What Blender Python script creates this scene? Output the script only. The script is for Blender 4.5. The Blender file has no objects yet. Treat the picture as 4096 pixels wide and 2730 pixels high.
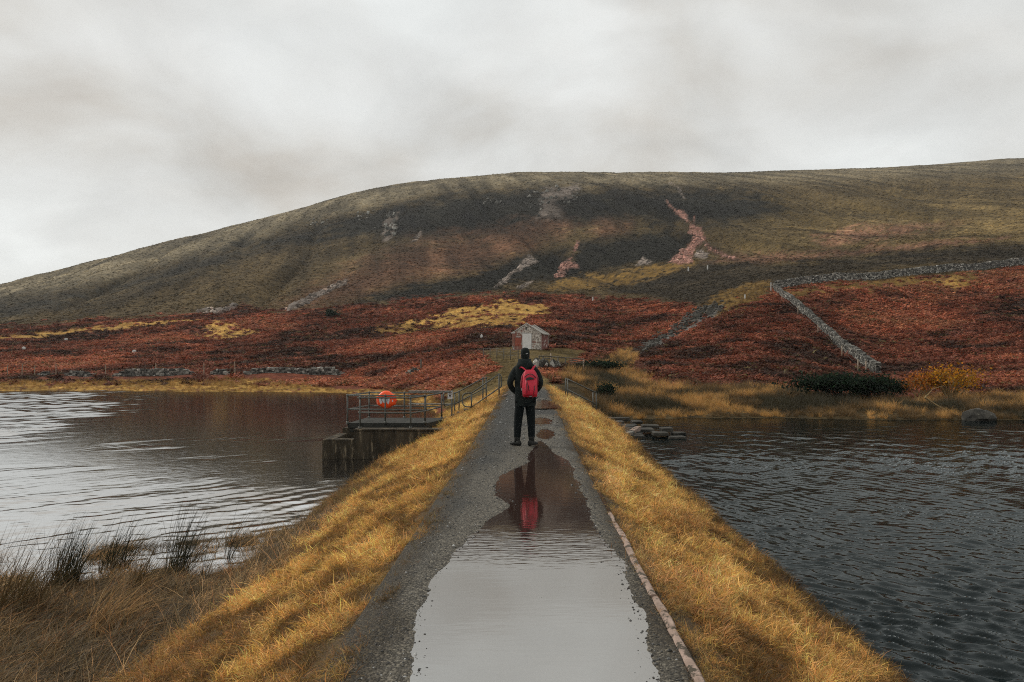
import bpy, bmesh, math, random
import numpy as np
from mathutils import Vector, Matrix, Euler

R = math.radians
SC = bpy.context.scene
COL = SC.collection
rng = np.random.default_rng(7)
random.seed(7)

# ------------------------------------------------------------------ camera
F = 740.0            # focal length in picture pixels (1024 wide)
HZ = 358.0           # row of the horizon
CZ = 1.635           # height of the eye above the path
cam_d = bpy.data.cameras.new('camera')
cam = bpy.data.objects.new('camera', cam_d)
COL.objects.link(cam)
cam.location = (0, 0, CZ)
cam.rotation_euler = (R(90), 0, 0)
cam_d.sensor_width = 36.0
cam_d.lens = 36.0 * F / 1024.0
cam_d.shift_y = (HZ - 341.0) / 1024.0
cam_d.clip_start = 0.05
cam_d.clip_end = 6000
SC.camera = cam

# ------------------------------------------------------------------ world, sun, exposure
SUN_EL, SUN_AZ = R(40), R(-62)      # azimuth measured from +Y towards +X
world = bpy.data.worlds.new('World')
SC.world = world
world.use_nodes = True
nt = world.node_tree
nt.nodes.clear()
def wn(t, **k):
    n = nt.nodes.new(t)
    for a, b in k.items():
        setattr(n, a, b)
    return n
out = wn('ShaderNodeOutputWorld')
bg = wn('ShaderNodeBackground')
sky = wn('ShaderNodeTexSky', sky_type='NISHITA', sun_disc=False)
sky.sun_elevation = SUN_EL
sky.sun_rotation = SUN_AZ
sky.dust_density = 3.0
skm = wn('ShaderNodeVectorMath', operation='SCALE')
skm.inputs['Scale'].default_value = 0.10
nt.links.new(sky.outputs[0], skm.inputs[0])
tc = wn('ShaderNodeTexCoord')
sep = wn('ShaderNodeSeparateXYZ')
nt.links.new(tc.outputs['Generated'], sep.inputs[0])
zc = wn('ShaderNodeMath', operation='MAXIMUM'); zc.inputs[1].default_value = 0.0
nt.links.new(sep.outputs['Z'], zc.inputs[0])
za = wn('ShaderNodeMath', operation='ADD'); za.inputs[1].default_value = 0.42
nt.links.new(zc.outputs[0], za.inputs[0])
dx = wn('ShaderNodeMath', operation='DIVIDE'); dy = wn('ShaderNodeMath', operation='DIVIDE')
nt.links.new(sep.outputs['X'], dx.inputs[0]); nt.links.new(za.outputs[0], dx.inputs[1])
nt.links.new(sep.outputs['Y'], dy.inputs[0]); nt.links.new(za.outputs[0], dy.inputs[1])
cmb = wn('ShaderNodeCombineXYZ')
nt.links.new(dx.outputs[0], cmb.inputs[0]); nt.links.new(dy.outputs[0], cmb.inputs[1])
cmb.inputs[2].default_value = 5.2
n1 = wn('ShaderNodeTexNoise'); n1.inputs['Scale'].default_value = 2.3; n1.inputs['Detail'].default_value = 6; n1.inputs['Roughness'].default_value = 0.52; n1.inputs['Distortion'].default_value = 0.35
n2 = wn('ShaderNodeTexNoise'); n2.inputs['Scale'].default_value = 4.6; n2.inputs['Detail'].default_value = 5; n2.inputs['Distortion'].default_value = 0.6
nt.links.new(cmb.outputs[0], n1.inputs['Vector']); nt.links.new(cmb.outputs[0], n2.inputs['Vector'])
r1 = wn('ShaderNodeValToRGB')
e = r1.color_ramp.elements
r1.color_ramp.interpolation = 'B_SPLINE'
e[0].position = 0.22; e[0].color = (0.43, 0.385, 0.33, 1)
e[1].position = 0.74; e[1].color = (0.69, 0.71, 0.70, 1)
m_ = r1.color_ramp.elements.new(0.42); m_.color = (0.565, 0.56, 0.532, 1)
m_ = r1.color_ramp.elements.new(0.55); m_.color = (0.612, 0.615, 0.598, 1)
nt.links.new(n1.outputs['Fac'], r1.inputs[0])
r2 = wn('ShaderNodeMapRange'); r2.inputs['From Min'].default_value = 0.3; r2.inputs['From Max'].default_value = 0.7
r2.inputs['To Min'].default_value = 0.90; r2.inputs['To Max'].default_value = 1.07
nt.links.new(n2.outputs['Fac'], r2.inputs[0])
cm = wn('ShaderNodeVectorMath', operation='SCALE')
nt.links.new(r1.outputs[0], cm.inputs[0]); nt.links.new(r2.outputs[0], cm.inputs['Scale'])
mx = wn('ShaderNodeMix', data_type='RGBA'); mx.inputs['Factor'].default_value = 0.96
nt.links.new(skm.outputs[0], mx.inputs['A']); nt.links.new(cm.outputs[0], mx.inputs['B'])
nt.links.new(mx.outputs['Result'], bg.inputs['Color'])
bg.inputs['Strength'].default_value = 1.0
nt.links.new(bg.outputs[0], out.inputs[0])

sd_ = bpy.data.lights.new('sun', 'SUN')
sd_.energy = 1.5
sd_.angle = R(18)
sd_.color = (1.0, 0.95, 0.86)
sun = bpy.data.objects.new('sun', sd_)
COL.objects.link(sun)
sv = Vector((math.sin(SUN_AZ) * math.cos(SUN_EL), math.cos(SUN_AZ) * math.cos(SUN_EL), math.sin(SUN_EL)))
sun.rotation_euler = sv.to_track_quat('Z', 'Y').to_euler()

SC.view_settings.view_transform = 'Standard'
SC.view_settings.look = 'None'
SC.view_settings.gamma = 1.0
SC.view_settings.exposure = 0.34
SC.view_settings.use_curve_mapping = False
SC.render.engine = 'CYCLES'
SC.cycles.max_bounces = 6
SC.cycles.diffuse_bounces = 2
SC.cycles.glossy_bounces = 3
SC.cycles.transmission_bounces = 3
SC.cycles.volume_bounces = 0
SC.cycles.use_denoising = False
SC.cycles.pixel_filter_type = 'BLACKMAN_HARRIS'
SC.cycles.filter_width = 1.05
SC.cycles.caustics_reflective = False
SC.cycles.caustics_refractive = False

# ------------------------------------------------------------------ helpers
def at(u, v, Y):
    """world point seen at picture row/column (1024 wide) at distance Y"""
    return Vector(((u - 512.0) / F * Y, Y, CZ + (HZ - v) / F * Y))
def on_level(u, v, z):
    Y = F * (CZ - z) / (v - HZ)
    return ((u - 512.0) / F * Y, Y)

def tag(o, label=None, cat=None, group=None, kind=None):
    if label: o['label'] = label
    if cat: o['category'] = cat
    if group: o['group'] = group
    if kind: o['kind'] = kind
    return o
def empty(name, loc=(0, 0, 0), label=None, cat=None, group=None, rz=0.0):
    o = bpy.data.objects.new(name, None)
    COL.objects.link(o)
    o.location = loc
    o.rotation_euler = (0, 0, rz)
    o.empty_display_size = 0.2
    return tag(o, label, cat, group)
def link(name, me, mat=None, parent=None, loc=None):
    o = bpy.data.objects.new(name, me)
    COL.objects.link(o)
    if mat is not None and not me.materials:
        me.materials.append(mat)
    if loc is not None:
        o.location = loc
    if parent is not None:
        o.parent = parent
        if loc is None:      # geometry was written in world space: bring it into the parent's space
            inv = Matrix.LocRotScale(parent.location, parent.rotation_euler, parent.scale).inverted()
            if parent.parent:
                pp = parent.parent
                inv = (Matrix.LocRotScale(pp.location, pp.rotation_euler, pp.scale) @ Matrix.LocRotScale(parent.location, parent.rotation_euler, parent.scale)).inverted()
            me.transform(inv)
    return o
def bm_obj(name, bm, mat=None, parent=None, loc=None, smooth=False):
    me = bpy.data.meshes.new(name)
    bm.normal_update()
    bm.to_mesh(me)
    bm.free()
    if smooth:
        me.polygons.foreach_set('use_smooth', [True] * len(me.polygons))
    return link(name, me, mat, parent, loc)
def grid_mesh(name, X, Y, Z, smooth=True):
    h, w = X.shape
    me = bpy.data.meshes.new(name)
    co = np.stack([X, Y, Z], -1).reshape(-1, 3)
    i = np.arange((h - 1) * (w - 1))
    r, c = i // (w - 1), i % (w - 1)
    a = r * w + c
    q = np.stack([a, a + 1, a + w + 1, a + w], -1)
    me.vertices.add(len(co)); me.vertices.foreach_set('co', co.ravel().astype(np.float32))
    me.loops.add(q.size); me.loops.foreach_set('vertex_index', q.ravel().astype(np.int32))
    me.polygons.add(len(q)); me.polygons.foreach_set('loop_start', (np.arange(len(q)) * 4).astype(np.int32))
    me.polygons.foreach_set('use_smooth', np.full(len(q), smooth))
    me.update(); me.validate()
    return me
def tris_mesh(name, V, T, smooth=False):
    me = bpy.data.meshes.new(name)
    me.from_pydata([tuple(map(float, p)) for p in V], [], [tuple(map(int, t)) for t in T])
    me.update()
    if smooth:
        me.polygons.foreach_set('use_smooth', [True] * len(me.polygons))
    return me
def add_box(bm, c, s, rot=None, jit=0.0, taper=None):
    """box centred at c, full size s"""
    vs = []
    for z in (-.5, .5):
        for y in (-.5, .5):
            for x in (-.5, .5):
                p = Vector((x * s[0], y * s[1], z * s[2]))
                if jit:
                    p += Vector((random.uniform(-jit, jit), random.uniform(-jit, jit), random.uniform(-jit, jit)))
                if rot is not None:
                    p = rot @ p
                vs.append(bm.verts.new(p + Vector(c)))
    for f in ((0, 2, 3, 1), (4, 5, 7, 6), (0, 1, 5, 4), (2, 6, 7, 3), (0, 4, 6, 2), (1, 3, 7, 5)):
        bm.faces.new([vs[k] for k in f])
    return vs
def box_obj(name, c, s, mat, parent=None, bevel=0.0, rot=None, jit=0.0, seg=1):
    bm = bmesh.new()
    add_box(bm, c, s, rot, jit)
    if bevel:
        bmesh.ops.bevel(bm, geom=bm.edges[:], offset=bevel, segments=seg, affect='EDGES')
    return bm_obj(name, bm, mat, parent)
def add_tube(bm, pts, r, n=8, caps=True):
    pts = [Vector(p) for p in pts]
    rad = r if isinstance(r, (list, tuple)) else [r] * len(pts)
    rings = []
    prev = None
    for i, p in enumerate(pts):
        if i == 0: d = pts[1] - p
        elif i == len(pts) - 1: d = p - pts[i - 1]
        else: d = (pts[i + 1] - p).normalized() + (p - pts[i - 1]).normalized()
        d.normalize()
        ref = prev if prev is not None else (Vector((0, 0, 1)) if abs(d.z) < 0.9 else Vector((1, 0, 0)))
        a = (ref - d * ref.dot(d))
        if a.length < 1e-5: a = d.orthogonal()
        a.normalize(); prev = a
        b = d.cross(a)
        rings.append([bm.verts.new(p + (a * math.cos(t) + b * math.sin(t)) * rad[i]) for t in [2 * math.pi * k / n for k in range(n)]])
    for A, B in zip(rings, rings[1:]):
        for k in range(n):
            bm.faces.new((A[k], A[(k + 1) % n], B[(k + 1) % n], B[k]))
    if caps:
        bm.faces.new(rings[0][::-1]); bm.faces.new(rings[-1])
def tube_obj(name, pts, r, mat, parent=None, n=8):
    bm = bmesh.new()
    add_tube(bm, pts, r, n)
    return bm_obj(name, bm, mat, parent, smooth=True)
def loft(bm, sections, cap0=True, cap1=True):
    rings = [[bm.verts.new(p) for p in s] for s in sections]
    n = len(rings[0])
    for A, B in zip(rings, rings[1:]):
        for k in range(n):
            bm.faces.new((A[k], A[(k + 1) % n], B[(k + 1) % n], B[k]))
    if cap0: bm.faces.new(rings[0][::-1])
    if cap1: bm.faces.new(rings[-1])
def ellipse(c, rx, ry, n=20, power=2.0, rot=0.0):
    out = []
    for k in range(n):
        t = 2 * math.pi * k / n
        cx, sy = math.cos(t), math.sin(t)
        x = rx * math.copysign(abs(cx) ** (2 / power), cx)
        y = ry * math.copysign(abs(sy) ** (2 / power), sy)
        out.append(Vector((c[0] + x * math.cos(rot) - y * math.sin(rot), c[1] + x * math.sin(rot) + y * math.cos(rot), c[2])))
    return out

# value noise
_perm = rng.random((256, 256)).astype(np.float64)
def vnoise(x, y):
    xi = np.floor(x).astype(int); yi = np.floor(y).astype(int)
    fx = x - xi; fy = y - yi
    fx = fx * fx * fx * (fx * (fx * 6 - 15) + 10); fy = fy * fy * fy * (fy * (fy * 6 - 15) + 10)
    a = _perm[xi % 256, yi % 256]; b = _perm[(xi + 1) % 256, yi % 256]
    c = _perm[xi % 256, (yi + 1) % 256]; d = _perm[(xi + 1) % 256, (yi + 1) % 256]
    return (a * (1 - fx) + b * fx) * (1 - fy) + (c * (1 - fx) + d * fx) * fy
def fbm(x, y, o=4, g=0.5):
    s = 0; a = 1.0; t = 0
    for k in range(o):
        s = s + a * (vnoise(x * 2 ** k + 17.3 * k, y * 2 ** k + 5.1 * k) - 0.5)
        t += a; a *= g
    return s / t * 2
def sstep(a, b, x):
    t = np.clip((x - a) / (b - a), 0, 1)
    return t * t * (3 - 2 * t)
def poly_sd(px, py, poly):
    """signed distance, positive inside"""
    P = np.asarray(poly, float)
    d = np.full(px.shape, 1e18)
    ins = np.zeros(px.shape, bool)
    for k in range(len(P)):
        a = P[k]; b = P[(k + 1) % len(P)]
        e = b - a
        wx = px - a[0]; wy = py - a[1]
        t = np.clip((wx * e[0] + wy * e[1]) / max(e @ e, 1e-12), 0, 1)
        d = np.minimum(d, (wx - e[0] * t) ** 2 + (wy - e[1] * t) ** 2)
        c = ((a[1] <= py) & (b[1] > py)) | ((b[1] <= py) & (a[1] > py))
        with np.errstate(divide='ignore', invalid='ignore'):
            xi = a[0] + (py - a[1]) / (b[1] - a[1] if b[1] != a[1] else 1e-12) * (b[0] - a[0])
        ins ^= c & (px < xi)
    d = np.sqrt(d)
    return np.where(ins, d, -d)

# ------------------------------------------------------------------ materials
MATS = {}
def nodes_of(name):
    m = bpy.data.materials.new(name)
    m.use_nodes = True
    t = m.node_tree
    b = t.nodes['Principled BSDF']
    return m, t, b
def pmat(name, c1, c2, scale=8.0, rough=0.8, bump=0.0, bscale=None, detail=6, metallic=0.0, spots=None, lo=0.35, hi=0.65, stretch=None):
    """two procedural tones broken up by noise, with bump; spots = (colour, scale, threshold)"""
    m, t, b = nodes_of(name)
    N = t.nodes.new; L = t.links.new
    tc = N('ShaderNodeTexCoord')
    vec = tc.outputs['Object']
    if stretch:
        mp = N('ShaderNodeMapping'); mp.inputs['Scale'].default_value = stretch
        L(vec, mp.inputs[0]); vec = mp.outputs[0]
    n = N('ShaderNodeTexNoise'); n.inputs['Scale'].default_value = scale; n.inputs['Detail'].default_value = detail; n.inputs['Roughness'].default_value = 0.65
    L(vec, n.inputs['Vector'])
    mr = N('ShaderNodeMapRange'); mr.inputs['From Min'].default_value = lo; mr.inputs['From Max'].default_value = hi
    L(n.outputs['Fac'], mr.inputs[0])
    mix = N('ShaderNodeMix'); mix.data_type = 'RGBA'
    mix.inputs['A'].default_value = (*c1, 1); mix.inputs['B'].default_value = (*c2, 1)
    L(mr.outputs[0], mix.inputs['Factor'])
    colo = mix.outputs['Result']
    if spots:
        n3 = N('ShaderNodeTexNoise'); n3.inputs['Scale'].default_value = spots[1]; n3.inputs['Detail'].default_value = 8; n3.inputs['Roughness'].default_value = 0.7
        L(vec, n3.inputs['Vector'])
        m3 = N('ShaderNodeMapRange'); m3.inputs['From Min'].default_value = spots[2]; m3.inputs['From Max'].default_value = spots[2] + 0.06
        L(n3.outputs['Fac'], m3.inputs[0])
        mx3 = N('ShaderNodeMix'); mx3.data_type = 'RGBA'; mx3.inputs['B'].default_value = (*spots[0], 1)
        L(m3.outputs[0], mx3.inputs['Factor']); L(colo, mx3.inputs['A'])
        colo = mx3.outputs['Result']
    L(colo, b.inputs['Base Color'])
    b.inputs['Roughness'].default_value = rough
    b.inputs['Metallic'].default_value = metallic
    if bump:
        n4 = N('ShaderNodeTexNoise'); n4.inputs['Scale'].default_value = bscale or scale * 3; n4.inputs['Detail'].default_value = 5
        L(vec, n4.inputs['Vector'])
        bp = N('ShaderNodeBump'); bp.inputs['Strength'].default_value = 0.6; bp.inputs['Distance'].default_value = bump
        L(n4.outputs['Fac'], bp.inputs['Height']); L(bp.outputs[0], b.inputs['Normal'])
    MATS[name] = m
    return m
def leafmat(name, base, var=0.35, trans=0.35, rough=0.7):
    """foliage: colour = base x per-plant tint x per-blade random, part of the light passes through"""
    m = bpy.data.materials.new(name); m.use_nodes = True
    t = m.node_tree; t.nodes.clear()
    N = t.nodes.new; L = t.links.new
    o = N('ShaderNodeOutputMaterial')
    at_ = N('ShaderNodeAttribute'); at_.attribute_type = 'INSTANCER'; at_.attribute_name = 'tint'
    gi = N('ShaderNodeAttribute'); gi.attribute_type = 'GEOMETRY'; gi.attribute_name = 'shade'
    rgb = N('ShaderNodeVectorMath'); rgb.operation = 'MULTIPLY'; rgb.inputs[1].default_value = base
    L(at_.outputs['Color'], rgb.inputs[0])
    sc = N('ShaderNodeVectorMath'); sc.operation = 'MULTIPLY'
    L(rgb.outputs[0], sc.inputs[0]); L(gi.outputs['Color'], sc.inputs[1])
    d = N('ShaderNodeBsdfDiffuse'); tr = N('ShaderNodeBsdfTranslucent'); gl = N('ShaderNodeBsdfGlossy')
    gl.inputs['Roughness'].default_value = 0.55
    gl.inputs['Color'].default_value = (0.9, 0.9, 0.85, 1)
    L(sc.outputs[0], d.inputs['Color']); L(sc.outputs[0], tr.inputs['Color'])
    mx = N('ShaderNodeMixShader'); mx.inputs[0].default_value = trans
    L(d.outputs[0], mx.inputs[1]); L(tr.outputs[0], mx.inputs[2])
    mg = N('ShaderNodeMixShader'); mg.inputs[0].default_value = 0.025
    L(mx.outputs[0], mg.inputs[1]); L(gl.outputs[0], mg.inputs[2])
    L(mg.outputs[0], o.inputs[0])
    MATS[name] = m
    return m
def ownleaf(name, base, var=0.5, trans=0.3):
    """foliage for single plants: object-random noise instead of instance tint"""
    m = bpy.data.materials.new(name); m.use_nodes = True
    t = m.node_tree; t.nodes.clear()
    N = t.nodes.new; L = t.links.new
    o = N('ShaderNodeOutputMaterial')
    gi = N('ShaderNodeAttribute'); gi.attribute_name = 'shade'
    sc = N('ShaderNodeVectorMath'); sc.operation = 'MULTIPLY'; sc.inputs[1].default_value = base
    L(gi.outputs['Color'], sc.inputs[0])
    d = N('ShaderNodeBsdfDiffuse'); tr = N('ShaderNodeBsdfTranslucent')
    L(sc.outputs[0], d.inputs['Color']); L(sc.outputs[0], tr.inputs['Color'])
    mx = N('ShaderNodeMixShader'); mx.inputs[0].default_value = trans
    L(d.outputs[0], mx.inputs[1]); L(tr.outputs[0], mx.inputs[2]); L(mx.outputs[0], o.inputs[0])
    MATS[name] = m
    return m

M_CONC = pmat('concrete', (0.022, 0.019, 0.014), (0.085, 0.068, 0.046), 1.6, 0.85, 0.01, 14, spots=((0.21, 0.17, 0.115), 3.2, 0.57), stretch=(2.4, 2.4, 0.55))
M_DECK = pmat('deck_concrete', (0.022, 0.023, 0.020), (0.05, 0.05, 0.043), 3.0, 0.7, 0.006, 30)
M_PIPE = pmat('galvanised_pipe', (0.045, 0.049, 0.043), (0.11, 0.11, 0.094), 9.0, 0.55, 0.0, metallic=0.2)
M_STONE = pmat('dry_stone', (0.025, 0.025, 0.022), (0.21, 0.20, 0.175), 2.8, 0.9, 0.03, 9, spots=((0.62, 0.61, 0.57), 3.6, 0.60))
def per_stone(m, lo, hi):
    """each stone of a wall has its own tone"""
    t = m.node_tree; b = t.nodes['Principled BSDF']
    src = b.inputs['Base Color'].links[0].from_socket
    g = t.nodes.new('ShaderNodeNewGeometry')
    pw = t.nodes.new('ShaderNodeMath'); pw.operation = 'POWER'; pw.inputs[1].default_value = 2.0
    t.links.new(g.outputs['Random Per Island'], pw.inputs[0])
    mr = t.nodes.new('ShaderNodeMapRange'); mr.inputs['To Min'].default_value = lo; mr.inputs['To Max'].default_value = hi
    t.links.new(pw.outputs[0], mr.inputs[0])
    v = t.nodes.new('ShaderNodeVectorMath'); v.operation = 'SCALE'
    t.links.new(src, v.inputs[0]); t.links.new(mr.outputs[0], v.inputs['Scale']); t.links.new(v.outputs[0], b.inputs['Base Color'])
per_stone(M_STONE, 0.35, 2.6)
M_SLAB = pmat('wet_slab', (0.022, 0.022, 0.020), (0.07, 0.064, 0.052), 2.4, 0.7, 0.015, 12, spots=((0.22, 0.19, 0.15), 3.0, 0.66))
M_KERB = pmat('kerb_sandstone', (0.22, 0.155, 0.12), (0.40, 0.295, 0.24), 7.0, 0.9, 0.008, 40, spots=((0.06, 0.048, 0.032), 12.0, 0.50))
M_ORANGE = pmat('orange_plastic', (0.95, 0.085, 0.010), (1.0, 0.105, 0.014), 5.0, 0.42)
M_WHITE = pmat('white_print', (0.62, 0.60, 0.60), (0.72, 0.70, 0.70), 20.0, 0.6)
M_BLACK = pmat('black_rubber', (0.010, 0.011, 0.011), (0.02, 0.02, 0.02), 20.0, 0.6)
M_WOOD = pmat('weathered_timber', (0.05, 0.045, 0.036), (0.16, 0.14, 0.11), 5.0, 0.9, 0.01, 20, stretch=(1, 1, 0.2))
M_POSTW = pmat('pale_timber', (0.20, 0.15, 0.11), (0.38, 0.30, 0.22), 6.0, 0.9)
M_ROCK = pmat('boulder_rock', (0.02, 0.019, 0.016), (0.075, 0.068, 0.055), 2.0, 0.9, 0.05, 6, spots=((0.28, 0.27, 0.22), 4.0, 0.6))
M_PALE = pmat('pale_rock', (0.33, 0.32, 0.30), (0.62, 0.61, 0.58), 2.0, 0.9)

# ------------------------------------------------------------------ the land: hill, far shores
ZL, ZR = -1.50, -1.25          # water levels left and right of the embankment
US = np.array([-700, -250, 0, 130, 256, 384, 512, 640, 768, 896, 1024, 1300, 1800], float)
YS = np.array([26, 30, 36, 45, 58, 72, 95, 130, 175, 230, 310, 420, 540, 680, 850, 1150], float)
TAB = np.array([   # picture row of the ground, per column of US and distance of YS
    [470, 455, 439, 423, 409, 391, 380, 372, 366, 360, 356, 352, 350, 348, 350, 352],
    [470, 455, 439, 423, 409, 390, 376, 365, 355, 345, 337, 328, 320, 316, 318, 322],
    [470, 455, 439, 423, 409, 389, 372, 358, 343, 328, 316, 300, 288, 284.5, 290, 302],
    [470, 455, 439, 423, 409, 389, 373, 357, 340, 322, 303, 278, 260, 252, 258, 272],
    [470, 455, 439, 423, 409, 388, 372, 354, 336, 312, 284, 252, 230, 220.5, 223, 237],
    [470, 455, 439, 425, 397, 384, 367, 350, 331, 307, 276, 238, 206, 190, 187.5, 200],
    [424, 413, 399, 382, 369, 358, 346.6, 334, 315, 292, 264, 226, 192, 177, 173.5, 184],
    [470, 446, 414, 395, 380, 368.6, 354, 336, 314, 291, 262, 222, 190, 176, 173, 181],
    [470, 452, 416, 397, 380, 366, 342, 309, 284, 268, 250, 222, 193, 177, 171.5, 177],
    [470, 448, 413, 400.5, 388.6, 380, 358, 317, 273, 258, 243, 220, 192, 174, 167, 171],
    [466, 440, 414, 395, 379, 366, 343, 305, 266, 247, 230, 210, 186, 168, 158.5, 162],
    [466, 440, 412, 395, 377, 361, 335, 296, 255, 236, 218, 198, 174, 158, 152, 156],
    [466, 440, 412, 395, 377, 361, 335, 296, 255, 236, 218, 198, 174, 158, 152, 156],
], float)
LY = np.log(YS)
def _cr(f0, f1, f2, f3, t):
    return f1 + 0.5 * t * (f2 - f0 + t * (2 * f0 - 5 * f1 + 4 * f2 - f3 + t * (3 * (f1 - f2) + f3 - f0)))
def _locate(g, x):
    i = np.clip(np.searchsorted(g, x, side='right') - 1, 0, len(g) - 2)
    return i, np.clip((x - g[i]) / (g[i + 1] - g[i]), 0, 1)
def row_of(u, y):
    i, s = _locate(US, u); j, t = _locate(LY, np.log(y))
    n, m = TAB.shape
    cols = []
    for k in (-1, 0, 1, 2):
        ii = np.clip(i + k, 0, n - 1)
        cols.append(_cr(*[TAB[ii, np.clip(j + q, 0, m - 1)] for q in (-1, 0, 1, 2)], t))
    return _cr(*cols, s)
def land_z(x, y, detail=True):
    x = np.asarray(x, float); y = np.maximum(np.asarray(y, float), 26.0)
    u = 512 + F * x / y
    z = CZ + (HZ - row_of(u, y)) / F * y
    if detail:
        a = np.clip((y - 34) / 60, 0, 1)
        z = z + a * (0.55 * fbm(x / 9, y / 9, 3) + 1.3 * np.clip(y / 260, 0.1, 1) * fbm(x / 36 + 3.1, y / 44, 3))
        b = sstep(200, 340, y) * (1 - 0.85 * sstep(520, 700, y))
        gl = 1 - np.abs(fbm(x / 60 + y / 300 + 9, y / 420 + 2, 3)) * 2.2
        z = z + b * (5.0 * fbm(x / 75 + 9, y / 260 + 2, 3) + 2.0 * fbm(x / 22, y / 60, 3) - 5.0 * np.clip(gl, 0, 1) ** 3)
        z = z + 0.10 * fbm(x / 2.2, y / 2.2, 2) * np.clip((y - 30) / 10, 0, 1)
    return z
def screen(x, y, z):
    return 512 + F * x / y, HZ - F * (z - CZ) / y
K = 1024 / 2353.0             # polygons below are traced on a 2353 px wide print of the photograph
def z5(p): return [((2000 + a / 2.24) / 1.7407, (600 + b / 2.24) / 1.7407) for a, b in p]

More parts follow.
